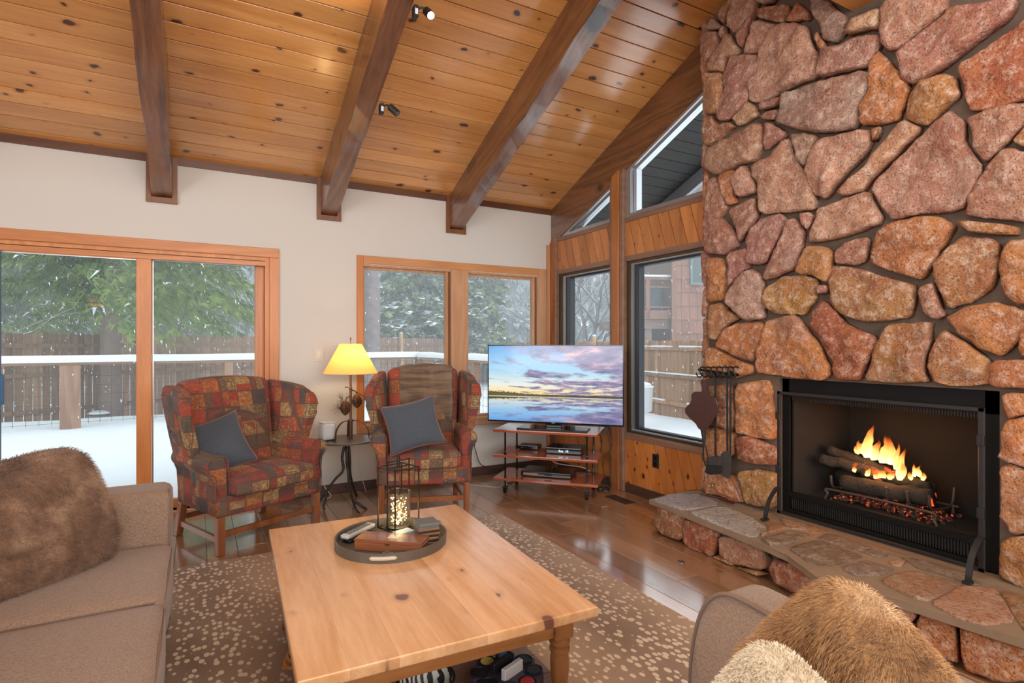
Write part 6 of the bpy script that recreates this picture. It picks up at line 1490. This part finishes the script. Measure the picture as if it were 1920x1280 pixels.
# cords
def cord(label, pts, r, m, par=None, nm='power_cord'):
    bm = B(); tube(bm, smoothpath(pts, 8), r, 6); o = mesh_obj(nm, bm, m, None, smooth=True); return tag(o, label, 'cord')
wc = plain('white_cord', (.65, .63, .6), .5)
bk_ = lambda s, d, z: CC+RM(CR_) @ Vector((s, d, z))
cord('black cable hanging down from the television behind the right end of the cart', [bk_(.42, .27, .66), bk_(.44, .30, .4), bk_(.40, .30, .2), bk_(.46, .28, .012)], .004, M['black'])
cord('black cable looping outward right of the cart shelves', [bk_(.46, .27, .7), bk_(.55, .28, .45), bk_(.46, .27, .25), bk_(.50, .26, .05), bk_(.48, .22, .008)], .0035, M['black'])
cord('thin black cable hanging close to the panelled wall behind the cart', [bk_(.50, .33, .72), bk_(.60, .37, .40), bk_(.56, .34, .12), bk_(.52, .30, .01)], .003, M['black'])
cord('coiled black cable lying on the floor right of the cart', [bk_(.48, .2, .01)+Vector((.075*cos(a)*(1-.02*i), .05*sin(a), .004*(i % 3))) for i, a in enumerate([k*pi/5 for k in range(24)])], .004, M['black'])
cord('black cables hanging behind the middle of the cart top', [bk_(-.05, .25, .6), bk_(-.07, .27, .5), bk_(-.03, .28, .42), bk_(-.06, .25, .39)], .004, M['black'])
cord('white cable hanging behind the left of the cart between the lower shelves', [bk_(-.02, .26, .36), bk_(-.03, .28, .22), bk_(.25, .27, .19), bk_(.34, .25, .158)], .004, wc)
op = at_y(885, 826, WY-.012)
cord('black power cord running from the wall outlet to the television cart', [op+Vector((0, -.025, 0)), op+Vector((.02, -.05, -.10)), op+Vector((.06, -.10, -.24)), Vector((op.x+.22, WY-.2, .08)), Vector((op.x+.30, WY-.4, .012)), Vector((2.68, 4.86, .012))], .0045, M['black'])
cord('pale cord lying on the floor between the chair and the cart', [Vector((2.33, WY-.05, .01)), Vector((2.32, WY-.3, .01)), Vector((2.52, 4.80, .01)), Vector((2.62, 4.86, .01))], .0035, wc)
cord('white lamp cord hanging from the side table to the floor', [sc0+Vector((.14, .12, .54)), sc0+Vector((.15, .16, .30)), sc0+Vector((.20, .20, .12)), sc0+Vector((.24, .25, .01))], .003, wc)
q0 = at_y(600, 866, WY-.03)
cord('white speaker cord dropping from the left wall outlet to the floor', [q0+Vector((0, -.02, .0)), q0+Vector((.0, -.04, -.1)), q0+Vector((.03, -.08, -.22)), q0+Vector((.07, -.14, -.285)), q0+Vector((.0, -.20, -.29)), q0+Vector((-.05, -.1, -.29))], .0035, wc)
# ---- switches, outlets, vent ----
def plate(nm, label, c, w, h, m, axis, kids):
    t = thing(nm, label, nm.replace('_', ' '), c, 0 if axis == 'y' else R(-90)); mesh_obj('cover_plate', bbox_((0, -.004, 0), (w, .008, h), .003, 2), m, t)
    for n_, x, z, a, b, mm2 in kids: mesh_obj(n_, bbox_((x, -.009, z), (a, .006, b), .0015, 1), mm2, t)
ivory = plain('ivory_plate', (.68, .62, .52), .45); iv2 = plain('ivory_switch', (.74, .68, .58), .4)
c = at_y(598, 665, WY); plate('light_switch', 'ivory rocker light switch on the wall above the side table', c, .085, .12, ivory, 'y', [('rocker', 0, 0, .034, .068, iv2)])
c = at_y(598, 868, WY); plate('wall_outlet', 'ivory wall outlet with a white plug left of the side table', c, .082, .125, ivory, 'y', [('socket', 0, .026, .034, .034, iv2), ('socket', 0, -.026, .034, .034, iv2), ('plug', 0, .0, .035, .05, plain('white_plug', (.75, .74, .72), .4))])
c = at_y(887, 828, WY); plate('wall_outlet', 'ivory wall outlet with a black plug behind the right wing chair', c, .082, .125, ivory, 'y', [('socket', 0, .026, .034, .034, iv2), ('plug', 0, -.02, .035, .045, M['black'])])
c = at_x(1230, 864, GX-.012); plate('wall_outlet', 'black outlet in the knotty wainscot under the near window', c, .075, .12, M['black'], 'x', [('socket', 0, .026, .03, .034, M['gloss']), ('socket', 0, -.026, .03, .034, M['gloss'])])
c = at_z(1162, 936, 0); vn = thing('floor_vent', 'small brown metal floor vent in front of the wainscot', 'floor vent', (c.x, c.y, .001), R(90)); vm = plain('brown_vent', (.10, .06, .04), .5, metal=.4)
bm = B(); frame_rect(bm, -.15, .15, -.06, .06, .012, 0, .004); bmesh.ops.rotate(bm, verts=bm.verts, matrix=Matrix.Rotation(-pi/2, 3, 'X')); bmesh.ops.translate(bm, verts=bm.verts, vec=(0, 0, .0)); mesh_obj('vent_frame', bm, vm, vn, loc=(0, 0, .0))
for k in range(14): mesh_obj('vent_slat', bbox_((-.13+.02*k, 0, .002), (.006, .10, .003), .0005, 1), M['black'], vn)
c = at_z(1277, 1053, 0); bm = B(); lathe(bm, [(.022, 0), (.022, .003), (.012, .004), (.012, .003), (.0001, .003)], n=20, cap=False); o = mesh_obj('floor_plug', bm, plain('steel_disc', (.25, .24, .23), .3, metal=.9), None, loc=(c.x, c.y, .0005)); tag(o, 'small round steel plug set in the floor before the hearth', 'floor plug')
# ---- beam spotlights ----
def spot(label, u, v, aim, lit, side=1):
    bxr = bc[3]+BW/2+.005; r = ray(u, v); p = CP+r*(bxr/r.x); t = thing('beam_spotlight', label, 'spotlight', p, 0, 'spotlights on the second beam')
    mesh_obj('mount_box', bbox_((.012, 0, 0), (.028, .05, .075), .004, 1), M['black'], t); mesh_obj('white_tag', bbox_((.012, -.026, -.005), (.018, .002, .035), .0005, 1), plain('label_white', (.7, .7, .75), .5) if 'label_white' not in bpy.data.materials else bpy.data.materials['label_white'], t)
    bm = B(); tube(bm, [(.02, 0, .02), (.05, -.01, .035), (.075, -.02, .025)], .007, 8); mesh_obj('swivel_arm', bm, M['black'], t)
    a = Vector(aim).normalized(); c = Vector((.085, -.02, .01)); bm = B(); tube(bm, [c-a*.03, c-a*.02, c+a*.055], [.016, .026, .026], 18); mesh_obj('lamp_housing', bm, plain('spot_black', (.03, .024, .02), .35, metal=.4) if 'spot_black' not in bpy.data.materials else bpy.data.materials['spot_black'], t, smooth=False)
    bm = B(); tube(bm, [c+a*.050, c+a*.0575], [.022, .021], 18)
    e = NT('spot_bulb_'+('lit' if lit else 'off')); e.set(color=(.1, .1, .1), rough=.2, emit=(1, .85, .6), estr=22.0 if lit else 0); mesh_obj('bulb', bm, e.m, t)
    if lit:
        l = bpy.data.lights.new('spot_light', 'SPOT'); l.energy = 60; l.color = (1, .80, .52); l.spot_size = R(75); l.spot_blend = .6; l.shadow_soft_size = .03; o = bpy.data.objects.new('spot_light', l); o.location = p+c+a*.07; o.rotation_euler = a.to_track_quat('-Z', 'Y').to_euler(); COL.objects.link(o)
spot('lit black spotlight high on the second ceiling beam', 775, 22, (.10, -.75, -.72), True)
spot('unlit black spotlight lower down the second ceiling beam', 712, 204, (.6, -.35, -.62), False)
# a further spotlight on the hidden left face of the same beam washes the boards beside it
l = bpy.data.lights.new('ceiling_wash', 'SPOT'); l.energy = 44; l.color = (1, .80, .5); l.spot_size = R(100); l.spot_blend = 1.0; l.shadow_soft_size = .06; o = bpy.data.objects.new('ceiling_wash', l); o.location = (.78, 3.2, 3.35); o.rotation_euler = Vector((-.05, .32, 1)).to_track_quat('-Z', 'Y').to_euler(); COL.objects.link(o)
# ================= sofas, fur =================
SF = cloth('brown_tweed', (.19, .125, .088), (.36, .245, .18), 420, .2, .7); spip = plain('tweed_piping', (.20, .13, .095), .9)
def furm(name, a, b, c):
    t = NT(name); v = t.coords(); n = t.noise(v, 5.5, 4, .6, .6); col = t.ramp(n, [(.30, a), (.5, b), (.68, c)]); f = t.noise(v, 160, 2)
    t.set(color=t.mix(t.math('MULTIPLY', f, .4), col, a), rough=.75, spec=.2, sheen=.3, normal=t.bump(f, .8, .006)); return t.m
def fur(parent, bm_src, count, length, width, m, comb=(0, 0, -1), seed=1, curl=.5):
    rn = random.Random(seed); bm_src.faces.ensure_lookup_table(); bm_src.normal_update(); fs = [f for f in bm_src.faces]; ar = []; s = 0
    for f in fs: s += f.calc_area(); ar.append(s)
    import bisect
    verts = []; faces = []; cb = Vector(comb)
    for k in range(count):
        f = fs[min(len(fs)-1, bisect.bisect(ar, rn.random()*s))]; vs = [v.co for v in f.verts]; a, b = rn.random(), rn.random()
        if len(vs) == 4: p = vs[0].lerp(vs[1], a).lerp(vs[3].lerp(vs[2], a), b)
        else: p = vs[0]
        n_ = f.normal; w = Vector((noise.noise(p*9), noise.noise(p*9+Vector((5, 0, 0))), noise.noise(p*9+Vector((0, 7, 0)))))
        d = (n_+cb*.45+w*1.4*curl+Vector((rn.uniform(-1, 1), rn.uniform(-1, 1), rn.uniform(-1, 1)))*.35).normalized(); L = length*rn.uniform(.6, 1.2)
        sd = d.cross(Vector((rn.uniform(-1, 1), rn.uniform(-1, 1), rn.uniform(-1, 1)))).normalized()*width; mid = p+d*L*.55; tip = p+d*L+cb*L*.35
        i = len(verts); verts += [p-sd, p+sd, mid+sd*.7, mid-sd*.7, tip]; faces += [(i, i+1, i+2, i+3), (i+3, i+2, i+4)]
    me = bpy.data.meshes.new('fur'); me.from_pydata(verts, [], faces); me.materials.append(m); o = bpy.data.objects.new('fur', me); COL.objects.link(o); o.parent = parent; return tag(o, kind='stuff')
# ---- left sofa: faces the fireplace ----
s1 = thing('sofa', 'brown tweed sofa on the left facing the fireplace', 'sofa', (0, 0, 0))
XF = -.112
bm = rounded((.44, .93+.15, .13), .03, 8, c=(XF-.46, 2.14, .20)); mesh_obj('sofa_base', bm, SF, s1, smooth=True)
def seatf(w, p): return Vector((w.x+.012*(1-p.y**2)*(1 if p.x > 0 else 0), w.y, w.z+.022*(1-p.x**4)*(1-p.y**4)*(1 if p.z > 0 else 0)))
for y0, y1 in ((2.385, 3.062), (1.705, 2.38), (1.02, 1.70)):
    bm = rounded((.43, (y1-y0)/2-.002, .082), .035, 14, seatf, c=(XF-.42, (y0+y1)/2, .392)); cu = mesh_obj('seat_cushion', bm, SF, s1, smooth=True)
    bm = B(); xx = XF+.005; pts = [(XF-.80, y1-.012, .462), (xx-.03, y1-.012, .462), (xx, y1-.04, .455), (xx+.006, (y0+y1)/2, .468), (xx, y0+.04, .455), (xx-.03, y0+.012, .462), (XF-.80, y0+.012, .462)]; tube(bm, pts, .005, 6); mesh_obj('piping', bm, spip, cu, smooth=True)
def armf(s):
    def f(w, p):
        tt = max(0, (w.z)/.33); return Vector((w.x, w.y+s*.055*tt**2*(1), w.z))
    return f
for yc, s in ((3.205, 1), (.87, -1)):
    bm = rounded((.46, .125, .335), .045, 12, armf(s), c=(XF-.455, yc, .365)); ar = mesh_obj('arm', bm, SF, s1, smooth=True)
    bm = B(); xx = XF-.004; yi = yc-s*.108; tube(bm, smoothpath([(xx, yi, .10), (xx, yi+s*.004, .45), (xx, yi+s*.028, .60), (xx, yi+s*.055, .675), (xx-.004, yc-s*.02, .693)], 6), .005, 6); mesh_obj('piping', bm, spip, ar, smooth=True)
bm = rounded((.12, 1.08, .40), .06, 12, c=(XF-1.0, 2.04, .45)); mesh_obj('sofa_back', bm, SF, s1, smooth=True)
for yc in (2.72, 2.04, 1.36): bm = rounded((.09, .33, .22), .07, 10, c=(XF-.86, yc, .66)); mesh_obj('back_cushion', bm, SF, s1, smooth=True)
for x in (XF-.08, XF-.85):
    for y in (1.05, 3.15): bm = B(); lathe(bm, [(.02, 0), (.028, .08)], (x, y, 0), 12); mesh_obj('leg', bm, M['black'], s1)
FM1 = furm('brown_fur', (.09, .042, .024), (.27, .145, .085), (.50, .32, .20))
t, o = cushion_thing('fur_cushion', 'mottled brown faux fur cushion leaning in the corner of the left sofa', 'cushion', (-.56, 2.79, .705), Euler((R(-20), R(-6), R(44))), .62, .56, .22, FM1, None, None, True, seed=3, n=24)
bs = pillow_bm(.62, .56, .22, n=24, seed=3, sag=.05, rnd_=.22); bmesh.ops.recalc_face_normals(bs, faces=bs.faces); fur(t, bs, 26000, .020, .0009, FM1, (.2, 0, -1), 5); bs.free()
# ---- second sofa: its right arm and cushions reach into the frame ----
s2 = thing('sofa', 'brown tweed sofa in the foreground whose curved arm rises before the hearth', 'sofa', (0, 0, 0))
AX0, AX1 = 1.27, 1.40
prof = [(.10, .08), (1.165, .08), (1.185, .20), (1.185, .40), (1.175, .50), (1.155, .59), (1.125, .655), (1.085, .695), (1.04, .712), (.98, .712), (.85, .705), (.4, .70), (.10, .70)]
prof = [(p.x, p.y) for p in smoothpath([(a, b, 0) for a, b in prof], 4)]
def armm(x0, x1):
    bm = B(); prism(bm, prof, 0, x0, x1); rim = [e for e in bm.edges if abs(e.verts[0].co.x-e.verts[1].co.x) < 1e-5]; bmesh.ops.bevel(bm, geom=rim, offset=.03, segments=4, profile=.6, affect='EDGES'); ar = mesh_obj('arm', bm, SF, s2, smooth=True)
    bm = B(); tube(bm, smoothpath([(x0+.002, a, b) for a, b in prof[4:]], 1), .0065, 8); mesh_obj('piping', bm, spip, ar, smooth=True); return ar
armm(AX0, AX1); armm(-.62, -.43)
bm = rounded((.95, .5, .13), .03, 6, c=(.42, .62, .2)); mesh_obj('sofa_base', bm, SF, s2, smooth=True)
for xc in (0.0, .84): bm = rounded((.42, .44, .08), .035, 12, c=(xc, .66, .37)); mesh_obj('seat_cushion', bm, SF, s2, smooth=True)
bm = rounded((.95, .12, .30), .06, 8, c=(.42, .14, .40)); mesh_obj('sofa_back', bm, SF, s2, smooth=True)
FM2 = furm('honey_fur', (.26, .115, .04), (.62, .34, .14), (.88, .64, .38)); FM3 = furm('cream_shearling', (.66, .52, .36), (.80, .68, .50), (.88, .80, .66))
t, o = cushion_thing('fur_cushion', 'honey brown long faux fur cushion leaning on the arm of the foreground sofa', 'cushion', (1.20, .67, .60), Euler((R(-10), R(38), R(-96)), 'XYZ'), .50, .50, .20, FM2, None, None, True, seed=7, n=24)
bs = pillow_bm(.50, .50, .20, n=24, seed=7, sag=.05, rnd_=.22); bmesh.ops.recalc_face_normals(bs, faces=bs.faces); fur(t, bs, 60000, .026, .0007, FM2, (.5, 0, -.9), 6, .7); bs.free()
t, o = cushion_thing('shearling_cushion', 'cream shearling cushion in front of the honey fur one', 'cushion', (.975, .67, .565), Euler((R(-14), R(28), R(-92))), .42, .42, .14, FM3, None, None, True, seed=9, n=24)
bs = pillow_bm(.42, .42, .14, n=24, seed=9, sag=.05, rnd_=.22); bmesh.ops.recalc_face_normals(bs, faces=bs.faces); fur(t, bs, 40000, .011, .0012, FM3, (0, 0, -.3), 8, .9); bs.free()
